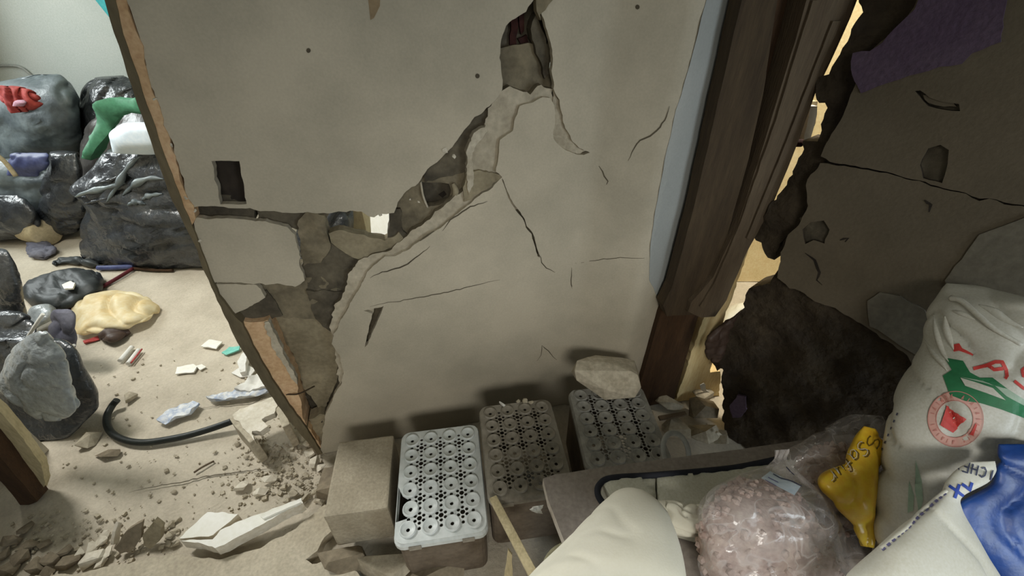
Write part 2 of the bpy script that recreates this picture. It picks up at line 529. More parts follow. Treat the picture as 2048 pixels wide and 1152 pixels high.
def hit(B, x, y, lift=.0015):
    d = ray(x, y).normalized(); loc, nor, i, t = B.ray_cast(EYE, d)
    if loc is None: return None
    if nor.dot(d) > 0: nor = -nor
    return loc + nor * lift


def print_ribbons(name, B, strokes, wpx, m, parent, lift=.0015, step=3.):
    """ink strokes lying on a surface"""
    V = []; Fc = []
    for st in strokes:
        pts = []
        for i in range(len(st) - 1):
            a, b = np.array(st[i], float), np.array(st[i + 1], float)
            k = max(1, int(np.linalg.norm(b - a) / step))
            pts += [a + (b - a) * j / k for j in range(k)]
        pts.append(np.array(st[-1], float))
        prev = None
        for i, q in enumerate(pts):
            d = pts[min(i + 1, len(pts) - 1)] - pts[max(i - 1, 0)]; d = d / max(np.linalg.norm(d), 1e-6)
            nn = np.array((-d[1], d[0])) * wpx / 2
            a, b = hit(B, *(q - nn), lift), hit(B, *(q + nn), lift)
            if a is None or b is None: prev = None; continue
            V += [a, b]; cur = (len(V) - 2, len(V) - 1)
            if prev: Fc.append((prev[0], prev[1], cur[1], cur[0]))
            prev = cur
    return link(name, V, Fc, m, parent) if Fc else None


def print_poly(name, B, outline, m, parent, lift=.0015, g=6):
    A = np.array(outline, float); lo = []
    for i in range(len(A)):
        a, b = A[i], A[(i + 1) % len(A)]; k = max(1, int(np.linalg.norm(b - a) / g))
        lo += [tuple(a + (b - a) * j / k) for j in range(k)]
    x0, y0 = A.min(0); x1, y1 = A.max(0)
    G = np.array([(x, y) for y in np.arange(y0, y1, g) for x in np.arange(x0, x1, g)]); G = G[inpoly(G, lo)]
    V = lo + [tuple(q) for q in G]
    r = geometry.delaunay_2d_cdt([Vector(v) for v in V], [(i, (i + 1) % len(lo)) for i in range(len(lo))], [], 0, 1e-4)
    vv = [(v.x, v.y) for v in r[0]]; P3 = [hit(B, *v, lift) for v in vv]
    Fc = []
    for t in r[2]:
        c = np.mean([vv[i] for i in t], 0)
        if inpoly(np.array([c]), lo)[0] and all(P3[i] is not None for i in t): Fc.append(tuple(t))
    return link(name, [p or Vector() for p in P3], Fc, m, parent)


def px_circle(cx, cy, rx, ry, rot=0., n=48):
    return [(cx + rx * math.cos(a) * math.cos(rot) - ry * math.sin(a) * math.sin(rot), cy + rx * math.cos(a) * math.sin(rot) + ry * math.sin(a) * math.cos(rot))
            for a in [2 * math.pi * k / n for k in range(n)]]


# ================================================================== SETTING
TOP = 2.75
A0 = Pz(640, 908); aA = math.radians(14)
dA = Vector((math.cos(aA), math.sin(aA)))


def cut_dir(p, d, x, y):
    r = ray(x, y); det = r.x * (-d.y) + r.y * d.x
    u = (r.x * p.y - r.y * p.x) / det
    return p + d * u


pA0 = Vector((A0.x, A0.y)) - dA * .4
pA1 = cut_dir(pA0, dA, 1135, 770)
dB = Vector((math.cos(math.radians(-20)), math.sin(math.radians(-20))))
pB1 = cut_dir(pA1, dB, 1300, 480)
dC = Vector((math.cos(math.radians(34)), math.sin(math.radians(34))))
pC1 = pB1 + dC * .35
WF = VFrame([pA0, pA1, pB1, pC1], r=.018)


def up(fr, x, y, z=TOP):
    s, _ = fr.to2d(x, y); return ('w', s, z)


def dn(fr, x, y, z=0.):
    s, _ = fr.to2d(x, y); return ('w', s, z)


# floor
FL = HFrame(0)
flo = empty('floor', kind='structure')
gx = np.linspace(-5.6, 2.6, 206); gy = np.linspace(-3.0, 4.5, 190)
V = []
for y in gy:
    for x in gx:
        V.append((x, y, .006 * noise.noise(Vector((x * 3, y * 3, 0))) + .003 * noise.noise(Vector((x * 14, y * 14, 2))) - .006))
nx = len(gx)
Fc = [(j * nx + i, j * nx + i + 1, (j + 1) * nx + i + 1, (j + 1) * nx + i) for j in range(len(gy) - 1) for i in range(nx - 1)]
link('screed', V, Fc, M['floor'], flo, smooth=True)

# ceiling, far walls
cl = empty('ceiling', kind='structure')
for nm, x0, x1, y0, y1 in (('ceiling_slab', -5.6, .62, 1.15, 4.5), ('ceiling_slab', -3.2, 3.0, -3.0, 1.15)):
    o = box(nm, x1 - x0, y1 - y0, .12, M['white'], cl, bev=0); o.location = ((x0 + x1) / 2, (y0 + y1) / 2, TOP + .06)
wb = box('wall_back', 6.3, .15, TOP, M['white'], bev=0); wb.location = (-2.45, 4.42, TOP / 2); tag(wb, kind='structure')
wp = box('wall_partition', .12, 2.9, TOP, M['white'], bev=0); wp.location = (.55, 2.95, TOP / 2); tag(wp, kind='structure')
wo = box('wall_outside', 3.2, .12, 2.6, M['tan'], bev=0); wo.location = (2.1, 2.45, 1.3); tag(wo, kind='structure')

# ---- broken front wall
wf = empty('wall_front', kind='structure')
# upper plaster
out = [up(WF, 252, 0), (252, 0), (273, 60), (285, 92), (286, 108), (295, 152), (309, 192), (320, 214), (327, 250), (343, 278), (347, 300), (359, 338), (362, 356), (372, 388),
       (386, 412), (430, 413), (500, 418), (540, 424), (590, 425), (640, 425), (700, 422), (722, 424), (738, 433), (748, 434), (765, 428), (787, 425), (800, 398),
       (822, 373), (835, 366), (850, 345), (880, 320), (900, 300), (922, 266), (950, 235), (985, 208), (1003, 180), (1007, 160), (1005, 142), (997, 115),
       (1003, 80), (1012, 52), (1050, 20), (1068, 0), up(WF, 1068, 0)]
sheet('plaster_panel', WF, out, M['plaster'], wf, holes=[[(423, 321), (478, 322), (493, 408), (441, 409)]], thick=.022, side=M['plaster_edge'], seg=.01)
sheet('plaster_panel', WF, [(388, 436), (440, 437), (475, 438), (530, 444), (572, 456), (590, 470), (597, 500), (600, 530), (610, 562), (590, 573), (560, 570),
                            (500, 568), (450, 566), (424, 566), (405, 530), (392, 480)], M['plaster'], wf, thick=.02, depth=.002, side=M['plaster_edge'], seg=.008)
sheet('plaster_panel', WF, [(427, 570), (470, 569), (512, 572), (522, 586), (530, 597), (518, 607), (480, 625), (462, 630), (448, 618), (436, 595)], M['plaster'], wf,
      thick=.02, depth=.006, side=M['plaster_edge'], seg=.008)
# lower / right plaster
s1, _ = WF.to2d(1290, 780)
out = [up(WF, 1080, 0), (1078, 2), (1084, 30), (1100, 78), (1106, 100), (1104, 150), (1107, 178), (1118, 200), (1125, 238), (1142, 278), (1160, 294), (1180, 305),
       (1168, 311), (1150, 309), (1133, 300), (1116, 287), (1106, 270), (1110, 240), (1108, 212), (1100, 197),
       (1085, 193), (1065, 205), (1040, 213), (1030, 235), (1026, 262), (1000, 280), (997, 310), (992, 342), (1003, 353), (985, 375), (955, 395), (925, 420),
       (890, 449), (850, 475), (820, 497), (790, 512), (770, 513), (735, 545), (722, 572), (710, 590), (697, 615), (682, 640), (676, 655), (668, 668), (664, 688),
       (680, 712), (686, 740), (682, 768), (668, 792), (652, 826), (644, 872), (640, 905), dn(WF, 640, 905), ('w', s1 + .2, 0), ('w', s1 + .2, TOP)]
slit = [(727, 621), (768, 612), (757, 636), (735, 690), (729, 695), (741, 640), (745, 627)]
crk1 = [(1003, 356), (1006, 361), (1020, 395), (1030, 412), (1050, 438), (1054, 452), (1066, 466), (1075, 500), (1080, 515), (1076, 512), (1071, 498), (1063, 468), (1051, 455), (1047, 440), (1026, 412), (1016, 395)]
sheet('plaster_panel', WF, out, M['plaster'], wf, holes=[slit, crk1], thick=.022, side=M['plaster_edge'], seg=.009, jit=.0018, grid=.03)
# crumbly under-layer showing as a band along the break
out = [(1000, 184), (1030, 176), (1062, 190), (1085, 172), (1108, 180), (1113, 215), (1112, 262), (1150, 300), (1180, 316), (1100, 400), (1000, 430), (850, 540), (760, 590), (720, 700),
       (700, 900), (672, 880), (680, 770), (660, 660), (668, 622), (690, 588), (698, 548), (716, 524), (745, 512), (778, 505), (800, 488), (832, 462), (862, 436), (895, 408), (928, 384), (932, 352), (938, 330), (950, 300), (962, 268),
       (972, 240), (985, 215)]
sheet('under_plaster', WF, out, M['under'], wf, thick=.03, depth=.014, amp=.002, nf=25, jit=.004, seg=.009, rough=.003, side=M['block'])
sheet('mortar_band', WF, [(934, 345), (960, 340), (1004, 352), (985, 372), (950, 392), (930, 405), (926, 380)], M['blocklight'], wf, thick=.03, depth=.004, amp=.004, nf=30, jit=.003, seg=.008, rough=.006)
sheet('mortar_band', WF, [(934, 300), (940, 290), (948, 268), (972, 250), (975, 262), (950, 290), (944, 305), (947, 340), (945, 372), (936, 388), (932, 360)], M['plaster_edge'], wf, thick=.03, depth=-.004, amp=.004, nf=30, jit=.003, seg=.006, rough=.004)
sheet('mortar_band', WF, [(1108, 180), (1120, 205), (1127, 240), (1146, 275), (1176, 303), (1160, 312), (1128, 300), (1104, 272), (1108, 220)], M['stone'], wf, thick=.03, depth=.012, amp=.004, nf=30, rough=.006)


def brick(out, m='block', depth=.03, thick=.1, holes=(), name='brick', **k):
    a = dict(amp=.004, nf=22, jit=.003, seg=.012, rough=.005, grid=.02); a.update(k)
    return sheet(name, WF, out, M[m], wf, holes=holes, thick=thick, depth=depth, **a)


brick([(368, 395), (502, 400), (506, 448), (380, 446)], 'blockdark', .03)
brick([(508, 402), (640, 410), (655, 436), (640, 470), (600, 472), (510, 450)], 'blockdark', .034)
brick([(592, 455), (612, 428), (632, 424), (646, 436), (655, 462), (660, 505), (640, 530), (604, 540), (598, 500)], 'block', .018, .05, amp=.008)
brick([(655, 470), (676, 466), (770, 486), (800, 470), (815, 492), (770, 508), (722, 528), (690, 512), (662, 492)], 'blocklight', .02, .035)
brick([(600, 500), (662, 492), (722, 522), (706, 545), (700, 585), (680, 610), (614, 590), (600, 545)], 'blockdark', .035, .02)
brick([(505, 560), (640, 565), (690, 600), (672, 655), (600, 650), (535, 645)], 'block', .035, .1)
brick([(610, 590), (690, 595), (672, 640), (665, 680), (630, 650)], 'blockdark', .03, .08, amp=.01)
brick([(470, 610), (530, 590), (560, 640), (520, 660), (470, 640)], 'blockdark', .03, .08)
brick([(520, 640), (600, 632), (672, 645), (664, 690), (690, 740), (685, 770), (655, 830), (640, 850), (600, 800), (580, 740)], 'blocklight', .07, .08, amp=.003)
brick([(590, 795), (640, 845), (660, 800), (672, 860), (650, 905), (625, 880)], 'blockdark', .1, .06)
brick([(672, 690), (692, 690), (700, 780), (660, 830), (640, 860), (668, 795), (678, 760)], 'blockdark', .03, .04)
brick([(615, 850), (640, 838), (662, 850), (656, 900), (640, 906)], 'blocklight', .03, .05)
# hollow block in the diagonal break
brick([(775, 495), (783, 420), (820, 362), (850, 340), (925, 330), (945, 345), (930, 395), (880, 440), (820, 500)], 'block', .04, .03,
      holes=[[(845, 372), (900, 376), (905, 392), (902, 412), (880, 421), (856, 424), (848, 400)]])
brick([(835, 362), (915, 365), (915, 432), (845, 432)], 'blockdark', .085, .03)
brick([(882, 408), (896, 402), (900, 410), (890, 416)], 'recessdark', .082, .01)
tube('brick_web', [WF.to3d(*WF.to2d(843, 372), .035), WF.to3d(*WF.to2d(848, 400), .03), WF.to3d(*WF.to2d(857, 424), .035)], .0035, M['plaster_edge'], wf, n=12, seg=8)
tube('brick_web', [WF.to3d(*WF.to2d(908, 374), .03), WF.to3d(*WF.to2d(914, 390), .024), WF.to3d(*WF.to2d(910, 410), .03), WF.to3d(*WF.to2d(902, 420), .035)], .011, M['blocklight'], wf, n=14, seg=10, taper=lambda t: .6 + .5 * math.sin(math.pi * t))
brick([(778, 425), (800, 425), (808, 470), (830, 492), (800, 505), (776, 490)], 'blockdark', .028, .05)
brick([(845, 335), (885, 310), (925, 262), (955, 228), (1000, 185), (1000, 220), (955, 300), (940, 350), (850, 372)], 'blockdark', .03, .08)
brick([(985, 100), (1112, 90), (1115, 200), (985, 205)], 'block', .05, .08, amp=.006)
brick([(1000, -60), (1120, -60), (1112, 110), (1060, 190), (985, 100)], 'blockdark', .075, .06)
for q in ([(1032, 42), (1046, 38), (1048, 70), (1040, 112), (1032, 108)], [(1048, 80), (1066, 74), (1070, 92), (1056, 96)], [(1050, 30), (1064, 26), (1062, 66), (1052, 74)]):
    brick(q, 'rust', .062, .02, name='rust_scale', grid=.01)
brick([(1078, 30), (1100, 80), (1104, 150), (1098, 160), (1080, 110), (1068, 60)], 'blockdark', .03, .05)
brick([(1072, -10), (1110, -10), (1090, 20), (1078, 30), (1082, 40), (1074, 22)], 'blocklight', -.004, .03)
# masonry behind the plaster
sheet('masonry_core', WF, [up(WF, 262, 0), (262, 0), (330, 200), (392, 398), (600, 380), (775, 380), (830, 330), (920, 240), (985, 160), (980, 110), (1030, 10), up(WF, 1030, 0)],
      M['block'], wf, thick=.11, depth=.045, grid=.1)
sheet('masonry_core', WF, [up(WF, 1125, 0), (1125, 0), (1130, 190), (1180, 330), (1010, 385), (830, 515), (740, 600), (715, 700), (715, 800), (690, 900), dn(WF, 690, 900), ('w', s1 + .15, 0), ('w', s1 + .15, TOP)],
      M['block'], wf, thick=.05, depth=.05, grid=.1)
# recessed switch box
sb = sheet('switch_box', WF, [(415, 314), (485, 314), (500, 411), (434, 413)], M['recessdark'], wf, thick=.012, depth=.03, grid=.02)
# bead chips of loose plaster along edges
for x, y, w in ((340, 290, 9), (345, 352, 8), (310, 195, 7), (372, 395, 8), (388, 420, 7), (890, 300, 12), (908, 312, 9), (760, 428, 7), (400, 482, 6), (820, 398, 5), (838, 402, 6)):
    s_, z_ = WF.to2d(x, y); p = WF.to3d(s_, z_, -.001); t = (p - EYE).length
    o = bm_link('plaster_chip', stone_mesh(w / F * t / 2, .006, w / F * t / 2, 10, x), M['stonelight'], wf); o.location = p - Vector((0, 0, w / F * t / 2))


def crack(fr, pts, wpx, parent, depth=-.0006, m='crackdark'):
    """a hairline crack: a thin tapering fissure"""
    fin = []
    for a_, b_ in zip(pts, pts[1:]):
        k_ = max(1, int(math.hypot(b_[0] - a_[0], b_[1] - a_[1]) / 8))
        fin += [(a_[0] + (b_[0] - a_[0]) * i / k_ + random.gauss(0, .6), a_[1] + (b_[1] - a_[1]) * i / k_ + random.gauss(0, .6)) for i in range(k_)]
    q = [fr.to2d(*p) for p in fin + [pts[-1]]]; V = []; Fc = []
    n = len(q)
    for i, (s_, z_) in enumerate(q):
        a = np.array(q[max(i - 1, 0)]); b = np.array(q[min(i + 1, n - 1)]); d = (b - a) / np.linalg.norm(b - a)
        w = wpx / F * 1.3 / 2 * math.sin(math.pi * (i + .4) / (n - .2)) + .0003
        nn = np.array((-d[1], d[0])) * w
        dd = depth + (.003 * noise.noise(Vector((s_ * 6, z_ * 6, 3.1))) if isinstance(fr, VFrame) else -.0025)
        V += [fr.to3d(s_ + nn[0], z_ + nn[1], dd), fr.to3d(s_ - nn[0], z_ - nn[1], dd)]
        if i: Fc.append((2 * i - 2, 2 * i - 1, 2 * i + 1, 2 * i))
    return link('crack', V, Fc, M[m], parent)


for pts, w in (([(740, 613), (775, 604), (800, 602), (840, 594), (880, 587), (920, 578), (960, 568), (1000, 560)], 2.2),
               ([(1078, 508), (1084, 525), (1092, 536), (1110, 545)], 2), ([(1197, 331), (1206, 342), (1208, 352), (1216, 362), (1213, 369)], 2.6),
               ([(1338, 212), (1334, 232), (1320, 255), (1300, 272), (1280, 280), (1268, 296), (1256, 322)], 3), ([(1144, 535), (1141, 560), (1146, 585), (1155, 600)], 2.2),
               ([(1150, 526), (1190, 520), (1240, 515), (1290, 518)], 1.4), ([(975, 402), (940, 415), (900, 440), (885, 462)], 3), ([(838, 482), (855, 470), (868, 462)], 4),
               ([(740, 556), (765, 545), (790, 538), (815, 528), (838, 510), (860, 492)], 3), ([(1113, 720), (1085, 690), (1082, 710), (1074, 722)], 2)):
    crack(WF, pts, w, wf)

sheet('paint_or_light_layer', WF, [up(WF, 1412, 0), (1412, 0), (1388, 100), (1352, 220), (1330, 320), (1312, 420), (1300, 500), (1298, 560), (1318, 600), (1345, 590), (1400, 420), (1480, 120), (1500, 0), up(WF, 1500, 0)], M['coollight'], wf, thick=.0008, depth=-.0012, seg=.03, jit=.0015, grid=.015)  # thin sheet tinted like the cool light on this wall face
stn = M['tanstain']
sheet('stain', WF, [(732, -20), (762, -20), (760, 12), (748, 36), (740, 40), (738, 16)], stn, wf, thick=.0006, depth=-.0008, grid=0, jit=.001)
for x, y in ((617, 101), (1275, 14), (955, 152), (1284, 775)):
    sheet('stain', WF, px_circle(x, y, 4.5, 5, 0, 8), M['crackdark'], wf, thick=.0006, depth=-.0008, grid=0, jit=.0006)

# ---- left jamb of the broken doorway
j1 = empty('trim_1', kind='structure')
sheet('jamb_board', WF, [up(WF, 213, 0), (213, 0), (222, 38), (240, 90), (257, 149), (278, 208), (295, 252), (312, 306), (330, 358), (346, 400), (370, 446), (388, 482), (405, 530), (424, 572), (442, 612),
                         (470, 672), (500, 722), (532, 772), (570, 828), (605, 870), (636, 908), (645, 905), (618, 862), (580, 810), (545, 757), (512, 700), (485, 645), (466, 625), (440, 590), (420, 545),
                         (404, 500), (394, 470), (378, 432), (362, 394), (347, 348), (327, 299), (312, 253), (295, 208), (278, 153), (262, 112), (248, 68), (234, 0), up(WF, 234, 0)],
      M['jamb'], j1, thick=.13, depth=-.006, seg=.02, jit=.0012, grid=0)
sheet('brick_edge', WF, [up(WF, 231, 0), (231, 0), (245, 68), (260, 112), (275, 153), (292, 208), (309, 253), (324, 299), (344, 348), (358, 394), (374, 432), (384, 450), (392, 436), (386, 412), (372, 388),
                         (362, 352), (358, 335), (346, 300), (342, 278), (328, 250), (321, 214), (310, 192), (296, 153), (287, 108), (286, 92), (274, 62), (256, 8), (254, 0), up(WF, 254, 0)], M['terracotta'], j1, thick=.1, depth=-.003, seg=.012, jit=.002, grid=0)
sheet('brick_edge', WF, [(472, 640), (500, 648), (536, 642), (548, 668), (560, 700), (575, 730), (590, 756), (596, 785), (602, 812), (606, 840), (626, 872), (650, 908), (638, 910), (606, 862), (566, 806), (528, 746), (498, 694)],
      M['terracotta'], j1, thick=.1, depth=.006, seg=.015, grid=.03)
sheet('plaster_remnant', WF, [(528, 644), (537, 643), (552, 672), (568, 706), (582, 736), (596, 760), (594, 770), (582, 758), (566, 726), (548, 700), (540, 676), (532, 668)], M['plaster_edge'], j1, thick=.02, depth=0, seg=.01)
tube('nail', [WF.to3d(*WF.to2d(572, 792), .008), WF.to3d(*WF.to2d(598, 785), -.006), WF.to3d(*WF.to2d(628, 780), .02)], .003, M['wood'], j1, n=10, seg=8)

# ---- right-hand wooden door frame
bE = Pz(1300, 822)
WE = VFrame([(bE.x - .3, bE.y - .3 * math.tan(math.radians(12))), (bE.x + .6, bE.y + .6 * math.tan(math.radians(12)))])
j2 = empty('trim_2', kind='structure')
sheet('jamb_board', WE, [up(WE, 1500, 0), (1500, 0), (1420, 350), (1345, 600), (1328, 640), (1282, 792), (1310, 840), dn(WE, 1300, 822), dn(WE, 1352, 825), (1350, 822), (1412, 618), (1480, 440), (1590, 150), (1620, 0), up(WE, 1620, 0)], M['woodred'], j2,
      thick=.09, depth=.03, seg=.03, jit=.0007, grid=.06)
sheet('casing_board', WE, [up(WE, 1476, 0), (1476, 0), (1430, 200), (1381, 420), (1340, 570), (1322, 606), (1330, 627), (1398, 624), (1440, 500), (1492, 310), (1520, 180), (1546, 0), up(WE, 1546, 0)], M['wood'], j2,
      thick=.05, depth=-.015, seg=.03, jit=.0007, grid=.05)
sheet('casing_board', WE, [up(WE, 1592, 0), (1592, 0), (1572, 80), (1535, 200), (1500, 320), (1462, 440), (1415, 545), (1372, 595), (1366, 612), (1392, 624), (1420, 622), (1442, 590), (1482, 492), (1530, 405), (1575, 288), (1612, 185), (1650, 100), (1692, 0), up(WE, 1692, 0)], M['woodgrey'], j2,
      thick=.07, depth=-.035, seg=.03, jit=.0007, grid=.05)
sheet('casing_bead', WE, [(1600, 0), (1612, 0), (1548, 215), (1478, 430), (1424, 560), (1395, 605), (1388, 600), (1415, 555), (1468, 425), (1538, 210)], M['woodgrey'], j2, thick=.02, depth=-.043, seg=.03, grid=0, jit=.001)
sheet('casing_bead', WE, [(1640, 40), (1656, 40), (1602, 170), (1538, 340), (1486, 470), (1478, 465), (1530, 335), (1594, 165)], M['woodgrey'], j2, thick=.02, depth=-.042, seg=.03, grid=0, jit=.001)
tube('hinge_bolt', [WE.to3d(*WE.to2d(1572, 290), .02), WE.to3d(*WE.to2d(1604, 286), 0)], .012, M['rust'], j2, n=8, seg=8)

# ---- broken right wall
bD = Pz(1440, 872)
dD = Vector((.616, -.788))
pD0 = Vector((bD.x, bD.y))
WD = VFrame([pD0 - dD * .5, pD0 + dD * 1.5])
wd = empty('wall_right', kind='structure')
sEnd = 2.0
core = [up(WD, 1724, 0), (1706, -20), (1718, 25), (1697, 70), (1676, 110), (1648, 146), (1626, 158), (1624, 192), (1645, 208), (1638, 252), (1626, 286), (1592, 286), (1588, 312), (1577, 355), (1536, 408),
        (1512, 450), (1496, 478), (1512, 492), (1522, 512), (1535, 528), (1545, 512), (1552, 492), (1562, 480), (1558, 500), (1550, 540), (1530, 573), (1488, 583), (1482, 618), (1456, 642), (1430, 664), (1414, 690), (1416, 728),
        (1426, 745), (1438, 740), (1436, 775), (1442, 800), (1436, 845), (1444, 874), dn(WD, 1444, 874), ('w', sEnd, 0), ('w', sEnd, TOP)]
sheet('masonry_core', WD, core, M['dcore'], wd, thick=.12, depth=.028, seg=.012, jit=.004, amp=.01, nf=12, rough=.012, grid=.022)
DU = [('w', sEnd, TOP), up(WD, 1835, 0), (1832, 0), (1800, 55), (1762, 82), (1738, 105), (1712, 160), (1698, 200), (1682, 240), (1652, 286), (1642, 312), (1660, 324), (1700, 330), (1760, 340), (1800, 352), (1850, 364), (1900, 380), (1960, 396), (2060, 412), ('w', sEnd, 1.05)]
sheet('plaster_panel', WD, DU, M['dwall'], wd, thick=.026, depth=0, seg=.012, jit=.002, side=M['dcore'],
      holes=[[(1830, 182), (1842, 180), (1858, 196), (1888, 204), (1918, 208), (1920, 222), (1890, 222), (1856, 212)],
             [(1856, 296), (1880, 290), (1898, 300), (1894, 340), (1884, 366), (1846, 356), (1838, 330)]])
sheet('plaster_fragment', WD, [(1845, 192), (1870, 190), (1900, 200), (1912, 214), (1885, 216), (1858, 206)], M['dwall'], wd, thick=.02, depth=.003, seg=.01)
DLo = [(1640, 328), (1655, 329), (1700, 333), (1760, 343), (1800, 355), (1850, 367), (1900, 383), (1960, 399), (2060, 416), ('w', sEnd, 1.04), ('w', sEnd, .35), (1900, 800), (1850, 760), (1832, 738), (1815, 712), (1785, 690), (1752, 668), (1722, 648), (1690, 628), (1660, 612), (1628, 604), (1610, 585), (1580, 575), (1556, 556), (1556, 530), (1562, 505), (1572, 478), (1590, 455), (1612, 420), (1612, 370), (1622, 350)]
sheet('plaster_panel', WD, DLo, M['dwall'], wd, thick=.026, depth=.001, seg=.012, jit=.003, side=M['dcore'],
      holes=[[(1604, 458), (1622, 446), (1646, 442), (1658, 460), (1648, 488), (1626, 480), (1612, 488)]])
sheet('paint_or_light_layer', WD, [up(WD, 1840, 0), (1838, 0), (1800, 48), (1765, 84), (1740, 102), (1706, 106), (1700, 140), (1712, 172), (1722, 184), (1780, 162), (1836, 146), (1880, 136), (1925, 128), (1945, 110), (2002, 84), (2004, 40), (2012, 0), up(WD, 2012, 0)],
      M['purple'], wd, thick=.005, depth=-.004, seg=.014, jit=.003)
sheet('plaster_or_lit_patch', WD, [(1735, 600), (1760, 585), (1800, 592), (1850, 620), (1880, 700), (1850, 720), (1800, 690), (1770, 668), (1740, 652)], M['dpatch'], wd, thick=.006, depth=-.004, seg=.02)
sheet('plaster_or_lit_patch', WD, [(1960, 470), (2060, 430), (2100, 620), (2010, 640), (1900, 600), (1890, 560)], M['dpatch'], wd, thick=.006, depth=-.003, seg=.02)  # paler tone painted where light reaches the lower right of this wall
sheet('plaster_fragment', WD, [(1455, 815), (1470, 795), (1486, 798), (1490, 825), (1476, 838), (1460, 840)], M['purple'], wd, thick=.01, depth=.018, seg=.01)
for q_ in ([(1825, 172), (1925, 195), (1930, 230), (1850, 226)], [(1832, 284), (1906, 288), (1896, 374), (1836, 362)], [(1596, 436), (1664, 436), (1654, 496), (1600, 492)]):
    sheet('scar', WD, q_, M['blockdark'], wd, thick=.014, depth=.012, amp=.003, nf=30, rough=.004, grid=.012)
for pts, w in (([(1610, 505), (1630, 520), (1640, 545), (1634, 560), (1645, 570)], 5), ([(1848, 400), (1862, 410), (1858, 424)], 4), ([(1680, 480), (1696, 476), (1690, 484)], 4)):
    crack(WD, pts, w, wd, m='recessdark')

# ---- courtyard seen through the gap
gA, gB = Pz(1330, 806), Pz(1450, 790)
WG = VFrame([(gA + (gA - gB)).xy, (gB + (gB - gA) * 3).xy])
j3 = empty('trim_3', kind='structure')
sheet('outer_jamb', WG, [(1500, 470), (1502, 480), (1466, 590), (1448, 640), (1420, 745), (1440, 742), (1438, 800), (1436, 850), dn(WG, 1436, 800), dn(WG, 1352, 803), (1330, 812), (1352, 800), (1412, 618), (1440, 560), (1476, 470)], M['tanwood'], j3, thick=.06, depth=0, seg=.02, amp=.004, rough=.004)
sheet('outer_jamb', WG, [(1600, 205), (1648, 205), (1640, 250), (1622, 292), (1570, 292)], M['cardboard'], j3, thick=.04, depth=.02, seg=.02)
sheet('casing_strip', WG, [(1622, 212), (1638, 212), (1632, 250), (1618, 286), (1608, 284)], M['whiteb'], j3, thick=.02, depth=.002, seg=.02)
o = loft('white_sack', [(1450, 690, 1520, 690, 2.0, .1), (1440, 655, 1530, 655, 2.0, .15), (1446, 630, 1520, 625, 2.0, .12), (1470, 612, 1500, 610, 2.0, .04)], M['sack2'], mode='Y', amp=.01, crease=.01)
tag(o, 'white bag seen outdoors through the gap beside the door frame', 'bag'); rebase(o)
o = loft('twisted_rag', [(1412, 715, 1440, 720, 1.18, .02), (1412, 690, 1452, 700, 1.18, .03), (1418, 668, 1456, 668, 1.18, .03), (1440, 650, 1468, 645, 1.18, .02), (1470, 632, 1482, 622, 1.18, .01)], M['shoe'], mode='Y', amp=.012, f=20, crease=.008, cf=20)
tag(o, 'crumpled rust-brown rag caught on the broken edge of the right wall', 'rag'); rebase(o)
o = sheet('paper_scrap', WG, [(1396, 764), (1404, 760), (1408, 774), (1424, 782), (1412, 784), (1400, 776)], M['paper'], thick=.003, depth=-.02, grid=.01)
tag(o, 'curled white paper scrap on the sunlit jamb in the gap', 'paper'); rebase(o)

# ================================================================== FOREGROUND SLAB, BLOCK, CRATES
st = sheet('step_slab', HFrame(.035), [(-60, 1165), (60, 1156), (130, 1150), (250, 1127), (340, 1108), (440, 1118), (520, 1095), (600, 1050), (648, 1010), (662, 1060), (640, 1092), (610, 1120), (700, 1135), (730, 1160), (760, 1210), (-100, 1230)], M['slab'], thick=.05, seg=.014, jit=.004, amp=.003)
tag(st, kind='structure'); st.name = 'trim_4'

# cement block
Bz = .25
c4 = [Pz(664, 880, Bz), Pz(772, 879, Bz), Pz(792, 1003, Bz), Pz(662, 1040, Bz)]
ctr = sum(c4, Vector()) / 4
ux = ((c4[1] - c4[0]) + (c4[2] - c4[3])).normalized(); ly = ((c4[0] - c4[3]).length + (c4[1] - c4[2]).length) / 2
bw = ((c4[1] - c4[0]).length + (c4[2] - c4[3]).length) / 2
o = box('cement_block', bw, ly, .20, M['cblock'], bev=.008, jit=.002)
o.location = (ctr.x, ctr.y, Bz - .10); o.rotation_euler = (0, 0, math.atan2(ux.y, ux.x))
tag(o, 'grey cement block standing on rubble left of the front white crate', 'block')


